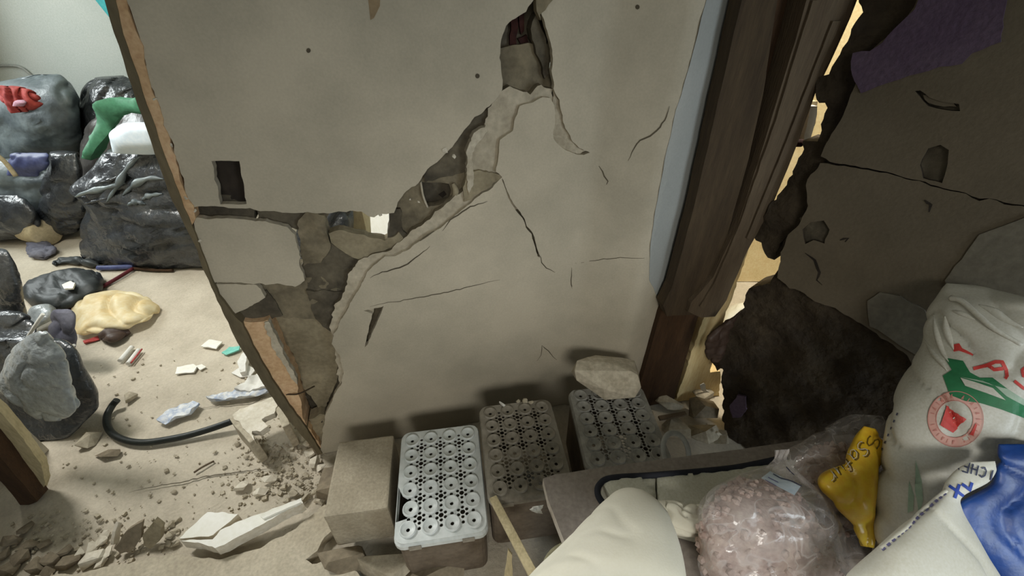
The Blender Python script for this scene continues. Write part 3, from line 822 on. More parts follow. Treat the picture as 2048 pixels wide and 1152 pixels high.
def crate(label, px, z, m, h, notch=False, group='upturned bottle crates by the broken wall'):
    q = [Pz(x, y, z) for x, y in px]
    ctr = sum(q, Vector()) / 4
    e = ((q[1] - q[0]) + (q[2] - q[3])); yaw = math.atan2(e.y, e.x)
    w = ((q[1] - q[0]).length + (q[2] - q[3]).length) / 2; l = ((q[0] - q[3]).length + (q[1] - q[2]).length) / 2
    root = empty('bottle_crate', label, 'crate', group, loc=(ctr.x, ctr.y, z - h)); root.rotation_euler = (0, 0, yaw)
    cx, cy = w * .94 / 4, l * .94 / 6

    class LF:
        def to2d(s, x, y): return x, y
        def to3d(s, u, v, d): return Vector((u, v, h - d))
    def circ(x, y, r, n=10): return [('w', x + r * math.cos(6.2832 * k / n), y + r * math.sin(6.2832 * k / n)) for k in range(n)]
    hs = []
    cups = [((i - 1.5) * cx, (j - 2.5) * cy) for i in range(4) for j in range(6)]
    if notch: cups = [c for c in cups if not (c[0] < -cx and abs(c[1] + 1.5 * cy) < .01)] + [(-1.42 * cx, -1.5 * cy)]
    for c in cups: hs.append(circ(*c, cx * .09))
    for i in range(-1, 2):
        for j in range(-2, 3):
            x, y = i * cx, j * cy
            hs.append(circ(x, y, cx * .12))
            for a in range(6):
                hs.append(circ(x + cx * .225 * math.cos(a * 1.047 + .52), y + cx * .225 * math.sin(a * 1.047 + .52), cx * .086, 7))
    for i in range(-1, 2):
        for j in range(6):
            hs.append(circ(i * cx, (j - 2.5) * cy, cx * .085, 8))
    for j in range(-2, 3):
        for i in range(4):
            hs.append(circ((i - 1.5) * cx, j * cy, cx * .085, 8))
    r = .03; ol = []
    W2, L2 = w / 2 * .975, l / 2 * .975
    for sx, sy, a0 in ((1, 1, 0), (-1, 1, 90), (-1, -1, 180), (1, -1, 270)):
        if notch and (sx, sy) == (-1, -1):
            ol += [('w', -W2, -.2 * cy), ('w', -W2 + .25 * cx, -.75 * cy), ('w', -W2 + .62 * cx, -1.05 * cy), ('w', -W2 + .75 * cx, -1.5 * cy), ('w', -W2 + .5 * cx, -1.95 * cy), ('w', -W2, -2.05 * cy)]
        for k in range(5):
            a = math.radians(a0 + 90 * k / 4); ol.append(('w', sx * (W2 - r) + r * math.cos(a), sy * (L2 - r) + r * math.sin(a)))
    if notch: hs = [q_ for q_ in hs if inpoly(np.array([[np.mean([p[1] for p in q_]), np.mean([p[2] for p in q_])]]), [(p[1], p[2]) for p in ol])[0]]
    sheet('crate_base', LF(), ol, M[m], root, holes=hs, thick=.004, grid=.03, jit=0, seg=1, amp=0)
    cup0 = None
    prof = [(cx * .09, -.003), (cx * .12, .0005), (cx * .22, .001), (cx * .29, .004), (cx * .33, .0075), (cx * .36, .0075), (cx * .385, 0)]
    for c in cups:
        if cup0 is None:
            cup0 = lathe('bottle_cup', prof, M[m], root, seg=18); o = cup0
        else:
            o = cup0.copy(); COL.objects.link(o); o.parent = root
        o.location = (c[0], c[1], h + .0005)
    # rim ledge and four sides
    def rr(W_, L_, R_): return [(sx * (W_ - R_) + R_ * math.cos(math.radians(a0 + 22.5 * k)), sy * (L_ - R_) + R_ * math.sin(math.radians(a0 + 22.5 * k))) for sx, sy, a0 in ((1, 1, 0), (-1, 1, 90), (-1, -1, 180), (1, -1, 270)) for k in range(5)]
    for nm, pr in (('crate_rim', [(.975, -.004), (1.0, -.012), (1.0, -.03), (.975, -.034), (.955, -.034)]), ('crate_wall', [(.955, -.03), (.94, -h), (.92, -h), (.935, -.03)])):
        V = []; Fc = []
        for f_, dz in pr:
            V += [(x, y, h + dz) for x, y in rr(w / 2 * f_, l / 2 * f_, .03)]
        n = 20
        for i in range(len(pr) - 1):
            for k in range(n): Fc.append((i * n + k, i * n + (k + 1) % n, (i + 1) * n + (k + 1) % n, (i + 1) * n + k))
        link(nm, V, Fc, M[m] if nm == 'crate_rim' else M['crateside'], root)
    for sx in (-.28, .28):   # moulded clips on the front rim
        o = box('rim_clip', w * .13, .008, .02, M['cratedusty'], root, bev=.002); o.location = (sx * w, -l / 2 - .0005, h - .022)
    return root


crate('white plastic bottle crate upside down, nearest the camera, broken left edge', [(786, 868), (945, 848), (992, 1062), (806, 1090)], .27, 'crate', .27, notch=True)
crate('dusty grey upside-down bottle crate, middle of the three', [(938, 812), (1100, 800), (1152, 975), (1000, 1008)], .35, 'cratedusty', .3)
crate('grey upside-down bottle crate against the door frame, farthest of three', [(1142, 776), (1288, 772), (1345, 925), (1166, 945)], .35, 'cratedusty2', .3)

# ================================================================== TABLE AND WHAT LIES ON IT
TZ = .5
tb = empty('table', 'grey table top with a pale thick edge beside the crates', 'table', loc=(0, 0, 0))
sheet('tabletop', HFrame(TZ), [(1086, 957), (1110, 949), (1200, 935), (1330, 918), (1450, 903), (1550, 888), (1700, 868), (1790, 880), (1900, 1000), (1900, 1250), (1230, 1260), (1180, 1190), (1132, 1090), (1096, 1000)],
      M['marble'], tb, thick=.034, seg=.04, jit=.0008, grid=.08, amp=.0006, side=M['marble_edge'])
for x, y in ((1240, 1000), (1640, 905), (1290, 1200), (1700, 1200)):
    p = Pz(x, y, TZ); o = box('leg', .045, .045, TZ - .034, M['wood'], tb, bev=.003); o.location = (p.x, p.y, (TZ - .034) / 2)
o = loft('thread_tuft', [(1072, 1012, 1086, 1010, 1.16, .01), (1062, 1018, 1084, 1020, 1.16, .012), (1072, 1026, 1086, 1028, 1.16, .008)], M['paper'], tb, amp=.008, f=60, crease=.004, cf=60)

# quilt with dark piping
qt = empty('quilt', 'off-white quilted mat with dark piping folded on the table', 'quilt')
qo = [(1206, 968), (1225, 958), (1300, 953), (1400, 945), (1480, 936), (1570, 918), (1640, 930), (1620, 1060), (1450, 1080), (1330, 1040), (1232, 1022)]
sheet('quilt_pad', HFrame(.56), [(x, y) for x, y in qo[:3]] + [(1310, 952), (1312, 1040), (1240, 1024)], M['quilt'], qt, thick=.05, seg=.02, jit=0, grid=.02, puff=.008, amp=.002, nf=9)
sheet('quilt_pad', HFrame(.56), [(1314, 952), (1400, 945), (1480, 936), (1570, 918), (1640, 930), (1620, 1060), (1450, 1080), (1316, 1042)], M['quilt'], qt, thick=.05, seg=.02, jit=0, grid=.02, puff=.008, amp=.0025, nf=9)
tube('piping', [Pz(1216, 1020, .55), Pz(1196, 990, .555), Pz(1200, 968, .56), Pz(1225, 956, .562), Pz(1300, 951, .562), Pz(1400, 943, .562), Pz(1480, 934, .562), Pz(1572, 915, .562)], .0085, M['piping'], qt, n=50)

# pillow
o = loft('pillow', [(1236, 989, 1250, 988, .60, .012), (1216, 1001, 1286, 997, .62, .05), (1184, 1032, 1326, 1030, .64, .075), (1138, 1078, 1346, 1070, .66, .09), (1092, 1122, 1362, 1122, .67, .095), (1052, 1164, 1372, 1176, .67, .095), (1026, 1205, 1378, 1222, .65, .08), (1040, 1235, 1372, 1255, .62, .03)],
         M['cream'], mode='z', n=80, seg=96, p=2.2, amp=.006, f=4, crease=.004, cf=12, seed=3, floor=TZ + .002)
tag(o, 'plump cream pillow at the bottom centre on the table', 'pillow'); rebase(o)
o = loft('sheet_fold', [(1260, 1002, 1290, 1040, .60, .02), (1320, 1004, 1330, 1062, .60, .03), (1370, 1010, 1380, 1070, .6, .03), (1440, 1006, 1450, 1060, .59, .02)], M['cream'], mode='z', n=50, seg=40, amp=.006, f=16, crease=.012, cf=24, seed=5)
tag(o, 'creased cream sheet bunched between the pillow and the clear bag', 'sheet'); rebase(o)

# clear bags of pinkish lumps
def lumpy(parent, rows, n, seed, size):
    core_ = loft('filling', [tuple(r[:4]) + (r[4], r[5]) for r in rows], M['grain'], parent, n=30, seg=36, amp=.02, f=9, seed=seed, floor=TZ + .012)
    core_['kind'] = 'stuff'
    vs = [v.co.copy() for v in core_.data.vertices]; rnd = random.Random(seed)
    bm = bmesh.new(); bm.from_mesh(core_.data)
    for _ in range(n):
        p = rnd.choice(vs); s = size * rnd.uniform(.6, 1.3)
        k = bmesh.ops.create_icosphere(bm, subdivisions=1, radius=s)
        for v in k['verts']: v.co = Vector((v.co.x * rnd.uniform(.7, 1.2), v.co.y * rnd.uniform(.7, 1.2), v.co.z)) + p
    bm.to_mesh(core_.data); bm.free()


b1 = empty('clear_bag', 'knotted clear plastic bag of pinkish lumps in front of the quilt', 'bag')
rows1 = [(1430, 1200, 1690, 1230, 1.0, .08), (1408, 1130, 1676, 1150, .99, .12), (1400, 1075, 1655, 1085, .99, .13), (1408, 1030, 1630, 1040, 1.0, .12), (1436, 988, 1595, 995, 1.02, .085), (1480, 962, 1566, 965, 1.04, .04)]
lumpy(b1, rows1, 420, 4, .009)
f1 = loft('film', [(1420, 1230, 1720, 1260, .99, .12), (1402, 1140, 1705, 1160, .98, .17), (1392, 1070, 1692, 1085, .98, .185), (1400, 1020, 1680, 1040, .99, .18), (1428, 980, 1650, 990, 1.01, .15), (1478, 950, 1610, 955, 1.03, .09), (1525, 930, 1588, 932, 1.05, .04), (1548, 916, 1572, 916, 1.06, .012), (1552, 900, 1582, 898, 1.06, .016)],
     M['film'], b1, n=70, seg=96, amp=.016, f=7, crease=.022, cf=7, seed=2, fold=.003, floor=TZ + .002)
o = loft('plastic_fold', [(1640, 1180, 1690, 1180, .93, .03), (1610, 1110, 1680, 1110, .93, .04), (1600, 1075, 1650, 1060, .94, .03), (1590, 1060, 1620, 1045, .95, .01)], M['film'], b1, amp=.01, f=20, crease=.01, cf=20)
B = bvh(f1)
for q_ in ([(1522, 958), (1540, 944), (1600, 974), (1588, 992)], [(1578, 918), (1592, 914), (1612, 930), (1606, 940), (1582, 930)]):
    print_poly('label', B, q_, M['whitebox'], b1, lift=.002)
print_ribbons('label_line', B, [[(1546, 950), (1560, 958), (1582, 964), (1602, 974)], [(1572, 936), (1580, 946), (1588, 952)]], 2, M['printslate'], b1, lift=.003)
print_ribbons('label_line', B, [[(1530, 962), (1552, 974)], [(1536, 957), (1556, 967)]], 1.4, M['printviolet'], b1, lift=.003)

b2 = empty('clear_bag', 'clear plastic bag with pinkish lumps behind the yellow packet', 'bag')
rows2 = [(1600, 1100, 1760, 1110, 1.18, .06), (1580, 1010, 1760, 1030, 1.18, .08), (1590, 940, 1740, 960, 1.18, .08), (1640, 890, 1730, 890, 1.18, .05)]
lumpy(b2, rows2, 260, 9, .011)
loft('film', [(1600, 1150, 1780, 1150, 1.15, .08), (1570, 1060, 1775, 1060, 1.15, .11), (1556, 980, 1775, 980, 1.16, .12), (1562, 915, 1772, 925, 1.17, .11), (1620, 872, 1772, 880, 1.18, .08), (1670, 845, 1772, 850, 1.18, .05), (1708, 828, 1768, 832, 1.18, .02)],
     M['film'], b2, n=60, seg=80, amp=.012, f=8, crease=.02, cf=8, seed=6, floor=TZ + .002)

pk = empty('snack_packet', 'crumpled bright yellow packet with curly lettering beside the white sack', 'packet')
po = loft('wrapper', [(1722, 1092, 1748, 1096, 1.02, .012), (1692, 1040, 1752, 1050, 1.02, .03), (1655, 1000, 1756, 1010, 1.02, .04), (1634, 972, 1760, 975, 1.03, .045), (1642, 948, 1762, 945, 1.04, .04), (1690, 925, 1766, 920, 1.05, .035), (1700, 895, 1768, 895, 1.06, .03), (1716, 868, 1766, 875, 1.07, .02), (1728, 852, 1752, 858, 1.07, .008)],
          M['packet'], pk, n=50, seg=56, amp=.008, f=12, crease=.014, cf=10, seed=1)
B = bvh(po)
GL = {  # stroke letters in a unit box, y down
    'S': [[(.9, .12), (.6, 0), (.25, .05), (.1, .22), (.3, .42), (.65, .55), (.85, .75), (.65, .95), (.3, 1), (.05, .88)]],
    'a': [[(.8, .4), (.4, .38), (.1, .6), (.15, .9), (.5, 1), (.8, .8), (.8, .4)], [(.8, .8), (.95, 1)]],
    'f': [[(.9, .1), (.6, 0), (.45, .2), (.4, 1.2)], [(.1, .45), (.8, .42)]],
    'u': [[(.1, .4), (.12, .8), (.35, 1), (.7, .85), (.8, .4)], [(.8, .4), (.85, 1)]],
    'r': [[(.2, .4), (.22, 1)], [(.22, .65), (.5, .42), (.85, .45)]],
    'K': [[(.05, 0), (.05, 1)], [(.9, 0), (.08, .55)], [(.3, .42), (.95, 1)]],
    'A': [[(0, 1), (.5, 0), (1, 1)], [(.22, .65), (.8, .65)]],
    'X': [[(0, 0), (1, 1)], [(1, 0), (0, 1)]],
    't': [[(.45, 0), (.45, .9), (.7, 1)], [(.1, .35), (.85, .35)]],
    '-': [[(.1, .5), (.9, .5)]],
    'I': [[(.5, 0), (.5, 1)]], 'C': [[(.9, .15), (.55, 0), (.15, .25), (.1, .7), (.45, 1), (.9, .85)]],
    'H': [[(.1, 0), (.1, 1)], [(.9, 0), (.9, 1)], [(.1, .5), (.9, .5)]], 'E': [[(.9, 0), (.1, 0), (.1, 1), (.9, 1)], [(.1, .5), (.75, .5)]],
    'R': [[(.1, 1), (.1, 0), (.7, .05), (.8, .28), (.6, .5), (.1, .52)], [(.45, .52), (.9, 1)]],
}


def lettering(name, B, text, org, xv, yv, w, m, parent, gap=.25, lift=.0015):
    xv, yv = np.array(xv, float), np.array(yv, float); o = np.array(org, float); S = []
    for ch in text:
        for st_ in GL.get(ch, []): S.append([tuple(o + xv * x + yv * y) for x, y in st_])
        o = o + xv * (1 + gap)
    return print_ribbons(name, B, S, w, m, parent, lift)


lettering('lettering', B, 'S', (1762, 878), (-8, 24), (-24, -8), 2.2, M['printbrown'], pk)
lettering('lettering', B, 'Safur', (1742, 905), (-13, 13), (-15, -22), 2.6, M['printbrown'], pk, gap=.12)
lettering('lettering', B, 'Safur', (1738, 903), (-13, 13), (-15, -22), 1.2, M['paper'], pk, gap=.12, lift=.002)

# big white sack leaning on the right wall
sk = empty('rice_sack', 'large white woven sack with red and green print leaning on right wall', 'sack')
srows = [(1740, 1180, 2140, 1180, 1.03, .07, .93), (1748, 1120, 2140, 1120, 1.04, .10, .93), (1750, 1060, 2140, 1050, 1.04, .11, .93), (1754, 980, 2140, 960, 1.05, .11, .93), (1764, 900, 2140, 870, 1.06, .11, .92), (1784, 820, 2130, 790, 1.06, .10, .91), (1810, 750, 2130, 730, 1.07, .09, .90), (1842, 692, 2130, 690, 1.07, .08, .90), (1846, 655, 2130, 655, 1.07, .065, .90),
         (1852, 625, 2120, 625, 1.07, .05, .91), (1876, 598, 2080, 605, 1.07, .04, .93), (1892, 577, 2000, 580, 1.07, .02, 1.0), (1902, 567, 1945, 570, 1.07, .006, 1.05)]
so = loft('sack_body', srows, M['sack'], sk, n=90, seg=120, p=2.4, amp=.010, f=5, crease=.014, cf=8, seed=11, floor=TZ + .002)
B = bvh(so)
tube('tie_fold', [hit(B, 1905, 600, .006), hit(B, 1925, 606, .006), hit(B, 1960, 636, .006), hit(B, 1990, 660, .004), hit(B, 2042, 690, .003)], .006, M['sack'], sk, n=30, taper=lambda t: 1.2 - .5 * t)
for q_, r_ in (([(1868, 628), (1872, 660), (1884, 700), (1900, 728)], .005), ([(1890, 632), (1894, 664), (1908, 700)], .006), ([(1905, 622), (1925, 628), (1950, 640)], .005), ([(1850, 680), (1866, 706), (1884, 726), (1894, 742)], .005), ([(1958, 610), (1985, 622), (2010, 640), (2046, 655)], .008)):
    tube('tie_fold', [h_ for h_ in (hit(B, x, y, .0005) for x, y in q_) if h_], r_, M['sack'], sk, n=30, taper=lambda t: .15 + math.sin(math.pi * min(1, max(0, t))))
print_poly('green_band', B, [(1890, 716), (1926, 722), (1940, 745), (1960, 756), (1985, 756), (2015, 778), (2048, 800), (2100, 830), (2100, 860), (2048, 836), (2000, 818), (1960, 806), (1930, 802), (1900, 790), (1886, 752), (1904, 740)], M['printgreen'], sk)
print_poly('green_band', B, [(1920, 754), (1965, 762), (1990, 772), (2012, 792), (2048, 812), (2048, 800), (2015, 778)], M['printpale'], sk, lift=.0022)
print_poly('green_band', B, [(1921, 756), (1955, 766), (1985, 776), (2010, 800), (1972, 786), (1930, 772)], M['sack'], sk, lift=.003)
print_poly('lettering', B, [(1906, 690), (1918, 687), (1924, 697), (1948, 709), (1946, 712), (1918, 702), (1908, 704)], M['printred'], sk)
print_ribbons('lettering', B, [[(1946, 738), (1970, 732), (1990, 724), (2004, 724), (2012, 740), (2014, 754)], [(1978, 731), (1988, 739), (2006, 737)]], 7, M['printred'], sk)
print_ribbons('lettering', B, [[(2060, 728), (2044, 740), (2046, 752), (2062, 758)], [(2028, 762), (2048, 778)], [(2010, 758), (2014, 752)]], 6, M['printred'], sk)
ring = px_circle(1911, 838, 55, 55); ring2 = px_circle(1909, 838, 37, 37)
print_ribbons('stamp_ring', B, [[(a[0] * .5 + b[0] * .5, a[1] * .5 + b[1] * .5) for a, b in zip(ring, ring2)] + [((ring[0][0] + ring2[0][0]) / 2, (ring[0][1] + ring2[0][1]) / 2)]], 18, M['printpink'], sk, lift=.0012)
for rr_ in (ring, ring2): print_ribbons('stamp_ring', B, [rr_ + [rr_[0]]], 1.4, M['printrose'], sk, lift=.002)
tk = []
for k in range(26):
    a = 2 * math.pi * k / 26
    if k % 7 == 6: continue
    c = (1910 + 46 * math.cos(a), 838 + 46 * math.sin(a)); e = (math.cos(a) * 4, math.sin(a) * 4)
    tk.append([(c[0] - e[0], c[1] - e[1]), (c[0] + e[0], c[1] + e[1])])
    if k % 2: tk.append([(c[0] - e[0] + e[1] * .7, c[1] - e[1] - e[0] * .7), (c[0] + e[0], c[1] + e[1])])
print_ribbons('stamp_lettering', B, tk, 1.6, M['printrose'], sk, lift=.0022)
print_poly('stamp_emblem', B, [(1892, 811), (1932, 838), (1922, 848), (1904, 865), (1880, 850)], M['printred'], sk, lift=.003, g=2.5)
print_poly('stamp_lettering', B, [(1950, 846), (1953, 850), (1946, 870), (1939, 868)], M['printred'], sk, lift=.0026)
for q in ([(1831, 920), (1843, 960), (1846, 1000), (1838, 1030), (1830, 980)], [(1818, 960), (1828, 990), (1826, 1022), (1815, 1025)]):
    print_poly('leaf_print', B, q, M['printpale'], sk)
print_ribbons('stitching', B, [[(1796 - k * 6, 826 + k * 14), (1794 - k * 6, 831 + k * 14)] for k in range(11)], 3, M['printslate'], sk)

# second white sack in front, blue seam
s2 = empty('white_sack', 'white sack with a blue stitched seam at the bottom right corner', 'sack')
s2o = loft('sack_body', [(1690, 1250, 2010, 1260, .80, .03), (1662, 1205, 2030, 1220, .81, .08), (1692, 1152, 2006, 1162, .82, .09), (1745, 1100, 1972, 1108, .83, .08), (1800, 1052, 1942, 1058, .84, .06), (1850, 1014, 1924, 1018, .85, .045), (1876, 990, 1926, 992, .855, .03), (1888, 966, 1975, 964, .86, .022), (1908, 942, 1996, 940, .865, .015), (1932, 924, 1990, 922, .87, .005)],
           M['sack2'], s2, n=70, seg=80, p=2.3, amp=.006, f=7, crease=.007, cf=8, seed=21, floor=TZ + .002)
B2 = bvh(s2o)
seam = [(1760, 1092), (1790, 1066), (1812, 1048), (1836, 1022), (1866, 996), (1890, 975)]
tube('seam_edge', [p for p in (hit(B2, x + 3, y + 6, .001) for x, y in seam) if p], .0035, M['sack2'], s2, n=30, seg=8)
for B_ in (B2,):
    S = []
    for i in range(len(seam) - 1):
        a, b = np.array(seam[i], float) + (5, 9), np.array(seam[i + 1], float) + (5, 9)
        for k in range(3): S.append([tuple(a + (b - a) * (k / 3)), tuple(a + (b - a) * ((k + .6) / 3))])
    print_ribbons('seam_stitch', B_, S, 5, M['printviolet'], s2)
    lettering('lettering', B_, 'XX', (1898, 972), (20, -3), (10, 24), 6, M['printblue'], s2, gap=.25)
    lettering('lettering', B_, '-', (1948, 972), (18, 0), (0, 10), 3, M['printslate'], s2)
    lettering('lettering', B_, 'ICHER', (1986, 962), (-13, -4), (5, -20), 3, M['printslate'], s2, gap=.3)

o = loft('blue_bag', [(2010, 1260, 2200, 1280, .87, .04), (1990, 1165, 2190, 1180, .87, .05), (1945, 1095, 2180, 1110, .875, .05), (1912, 1045, 2170, 1050, .88, .045), (1920, 1006, 2160, 1010, .88, .04), (1975, 968, 2150, 965, .88, .04), (1988, 920, 2140, 915, .88, .035), (1996, 888, 2120, 888, .88, .012)],
         M['blue'], n=60, seg=72, amp=.010, f=9, crease=.016, cf=9, seed=31)
tag(o, 'glossy blue plastic bag at the right edge over the white sacks', 'bag'); rebase(o)

# ================================================================== UNDER AND AROUND THE TABLE
bc = Pz(1152, 1150, .4)
o = lathe('bucket', [(.001, 0), (.07, 0), (.088, .36), (.092, .36), (.092, .38), (.086, .38), (.068, .02), (.001, .02)], M['bucket'], seg=36, loc=(bc.x, bc.y, 0))
tag(o, 'pale olive plastic bucket half hidden under the table edge', 'bucket')
p0, p1 = Pz(986, 996, .36), Pz(1072, 1160, .42)
d = p1 - p0
o = box('wooden_lath', .024, d.length, .014, M['lath'], bev=.002)
o.location = (p0 + p1) / 2; o.rotation_euler = d.to_track_quat('Y', 'Z').to_euler()
tag(o, 'pale wooden lath leaning between the crates and the pillow', 'lath')
o = sheet('wood_splinter', PFrame(Pz(1016, 1140, .25), (1, 0, 0), (0, .2, 1)), [(1016, 1100), (1024, 1112), (1026, 1165), (1006, 1170), (1012, 1130)], M['lath'], thick=.008, seg=.03, jit=.001)
tag(o, 'pale upright wooden splinter below the lath', 'splinter'); rebase(o)

# ================================================================== DEBRIS ON THE FLOOR
o1 = empty('broken_slab', 'broken white gypsum slab in two pieces lying on the floor', 'slab')
sheet('slab_piece', HFrame(.075), [(358, 1077), (385, 1050), (415, 1024), (450, 1025), (476, 1028), (452, 1048), (426, 1070), (400, 1074)], M['whiteb'], o1, thick=.045, seg=.012, jit=.002, side=M['stonelight'])
sheet('slab_piece', HFrame(.085, ), [(424, 1078), (440, 1060), (470, 1046), (507, 1031), (560, 1012), (602, 996), (606, 1006), (560, 1028), (510, 1056), (466, 1078), (448, 1090), (430, 1096), (395, 1086), (360, 1082), (380, 1078)], M['whiteb'], o1, thick=.05, seg=.012, jit=.002, side=M['stonelight'])
sheet('slab_ridge', HFrame(.093), [(520, 1032), (598, 1000), (602, 1004), (526, 1037)], M['whiteb'], o1, thick=.01, seg=.02, jit=.001)
# broken hollow block (upside-down U)
hb = empty('hollow_block', 'broken pale hollow block standing by the foot of the left jamb', 'block')
HBz = .15
sheet('block_face', HFrame(HBz), [(464, 830), (480, 818), (510, 806), (546, 793), (557, 802), (548, 826), (524, 838), (536, 852), (520, 864), (505, 862), (508, 882), (490, 858)], M['stonelight'], hb, thick=.03, seg=.012, jit=.003)
a, b, c, d_ = Pz(464, 832, HBz), Pz(506, 880, HBz), Pz(550, 797, HBz), Pz(572, 850, HBz)
for nm, q0, q1 in (('block_leg', a, b), ('block_leg', c, d_)):
    e = q1 - q0; o = box(nm, e.length, .028, HBz - .005, M['stone'], hb, bev=.004, jit=.003)
    o.location = ((q0.x + q1.x) / 2, (q0.y + q1.y) / 2, (HBz - .005) / 2); o.rotation_euler = (0, 0, math.atan2(e.y, e.x))
# hose
o = tube('rubber_hose', [Pz(234, 800, .05), Pz(224, 812, .03), Pz(214, 832, .018), Pz(215, 852, .016), Pz(228, 870, .016), Pz(256, 882, .016), Pz(290, 885, .016), Pz(330, 880, .016), Pz(375, 871, .02), Pz(420, 858, .03), Pz(466, 842, .05)], .0145, M['hose'], n=80, seg=14)
tag(o, 'black rubber hose curving across the dusty floor', 'hose')

# large rubble pieces, each one its own
def rub(x, y, w, m, label, z=0., flat=.5, asp=.8, name='rubble_chunk', group=None, **k):
    o = stone(name, x, y, w, M[m], z, flat, asp, **k); return tag(o, label, 'rubble', group)


rub(262, 798, 30, 'stone', 'small square grey stone just above the hose end')
rub(345, 698 + 42, 4, 'stone', 'tiny crumb beside the white tile shards') if False else None
rub(508, 968, 0, 'stone', '') if False else None
for x, y, w, asp, rz in ((486, 975, 34, .6, .2), (540, 962, 34, .5, .3), (524, 986, 32, .6, .1)):
    rub(x, y, w, 'stonelight', 'pale plaster lump on floor between broken slab and jamb', group='pale lumps before the jamb', asp=asp, rz=rz)
for x, y, w in ((622, 908, 26), (630, 926, 28), (615, 888, 18), (642, 938, 22)):
    rub(x, y, w, 'stonelight', 'white rubble bit piled at the foot of the left jamb', group='white bits at the jamb foot')
rub(212, 915, 58, 'stonedark', 'brown flat clod on the floor below the hose', flat=.25, asp=.5, rz=.2)
rub(185, 885, 46, 'stone', 'grey lump beside the black bag left of the hose', flat=.5)
o = sheet('plaster_shard', PFrame(Pz(265, 1085, .04), (1, .4, 0), (-.1, .5, 1)), [(228, 1096), (250, 1065), (272, 1050), (284, 1044), (280, 1078), (262, 1104), (240, 1108)], M['stonedark'], thick=.02, seg=.012, jit=.002)
tag(o, 'dark triangular plaster shard standing upright near the lower left', 'shard'); rebase(o)
o = sheet('plaster_shard', PFrame(Pz(305, 1085, .03), (1, .2, 0), (0, .4, 1)), [(284, 1072), (300, 1052), (308, 1058), (306, 1044), (322, 1056), (318, 1082), (300, 1098), (286, 1090)], M['blocklight'], thick=.025, seg=.012, jit=.002)
tag(o, 'tan broken plaster shard right of the dark upright shard', 'shard'); rebase(o)
o = sheet('wood_splinter', PFrame(Pz(236, 1070, .03), (.2, 1, 0), (.1, 0, 1)), [(238, 1044), (244, 1046), (238, 1086), (226, 1090), (230, 1064)], M['stonelight'], thick=.012, seg=.012, jit=.001)
tag(o, 'narrow pale shard standing left of the dark shard', 'shard'); rebase(o)
for x, y, w in ((200, 1086, 30), (185, 1100, 34), (215, 1110, 30), (190, 1122, 46), (160, 1108, 24), (212, 1072, 22), (205, 1128, 26)):
    rub(x, y, w, 'stonelight', 'pale stone in the row along the step edge at lower left', group='pale stones along the step edge')
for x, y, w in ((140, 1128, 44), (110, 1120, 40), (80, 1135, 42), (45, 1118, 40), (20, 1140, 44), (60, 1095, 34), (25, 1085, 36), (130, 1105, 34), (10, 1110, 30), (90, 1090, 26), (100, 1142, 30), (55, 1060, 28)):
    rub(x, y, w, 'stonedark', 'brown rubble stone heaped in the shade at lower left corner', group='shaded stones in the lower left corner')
for x, y, w in ((345, 1050, 18), (352, 1064, 16), (340, 1072, 20), (330, 1060, 14), (356, 1040, 14), (338, 1088, 16), (352, 1090, 18), (325, 1094, 14)):
    rub(x, y, w, 'stone', 'grey pebble beside the left end of the broken white slab', group='pebbles beside the broken slab')
for x, y, w in ((201, 1042, 12), (230, 1041, 11), (348, 984, 12), (425, 985, 9), (566, 976, 20), (590, 988, 22), (612, 1000, 24), (630, 985, 18), (575, 1003, 16), (600, 968, 14), (645, 1004, 16), (580, 950, 14), (560, 940, 12), (612, 950, 14), (512, 905, 12), (545, 925, 14), (430, 905, 10), (494, 915, 12), (475, 890, 14)):
    rub(x, y, w, 'stone', 'small grey crumb scattered on the floor before the jamb', group='crumbs on the doorway floor')
# big concrete pieces below the cement block
rub(772, 1140, 130, 'stone', 'large concrete lump lying under the cement block', flat=.45, asp=.7, rz=.3)
rub(690, 1128, 110, 'stonedark', 'dark broken concrete piece under the left end of the cement block', flat=.5, asp=.6, rz=-.2)
rub(860, 1150, 150, 'stonedark', 'brown dusty lump below the nearest crate', flat=.3, asp=.6, rz=.1)
rub(700, 980, 120, 'stonedark', 'rubble piece beneath the cement block propping it up', flat=.42, asp=.8, rz=.1)
# debris around the door frame base
for x, y, w, m, fl in ((1352, 862, 60, 'stone', .5), (1404, 872, 66, 'stone', .5), (1338, 806, 62, 'stone', .3), (1400, 826, 64, 'stonedark', .6), (1392, 790, 58, 'stone', .5), (1440, 880, 40, 'stone', .5), (1590, 880, 120, 'stonedark', .5), (1700, 830, 90, 'stonedark', .5)):
    rub(x, y, w, m, 'rubble lump at the foot of the gap in the wall', z=.02, flat=fl, group='lumps at the foot of the gap')
rub(1437, 868, 14, 'stonelight', 'bright white chip at the foot of the gap', z=.08)
rub(1290, 832, 60, 'stonedark', 'dark lump between the farthest crate and the frame foot', z=0, flat=.4)
o = box('wood_strip', .13, .02, .012, M['woodgrey'], bev=.002); p = Pz(1345, 832, .09); o.location = p; o.rotation_euler = (.1, 0, .2)
tag(o, 'short wooden strip lying at the foot of the door frame', 'strip')
# plaster fallen on the crates
rub(1206, 778, 140, 'plaster_edge', 'big grey plaster lump on the back of the farthest crate', z=.352, flat=.5, asp=.6, rz=-.1, sink=0, n=30)
rub(1254, 783, 32, 'stonelight', 'pale plaster flake at the right of the plaster lump on the crate', z=.36, flat=.35, asp=.6)
rub(1005, 810, 17, 'paper', 'small white chip on the back of the middle crate', z=.352, flat=.5, asp=.45, rz=-.7, sink=0)
for x, y, w in ((1050, 803, 14), (1062, 806, 12), (1036, 804, 10)):
    rub(x, y, w, 'plaster_edge', 'grey crumb at the back of the middle crate', z=.352, sink=0, group='crumbs on the middle crate')
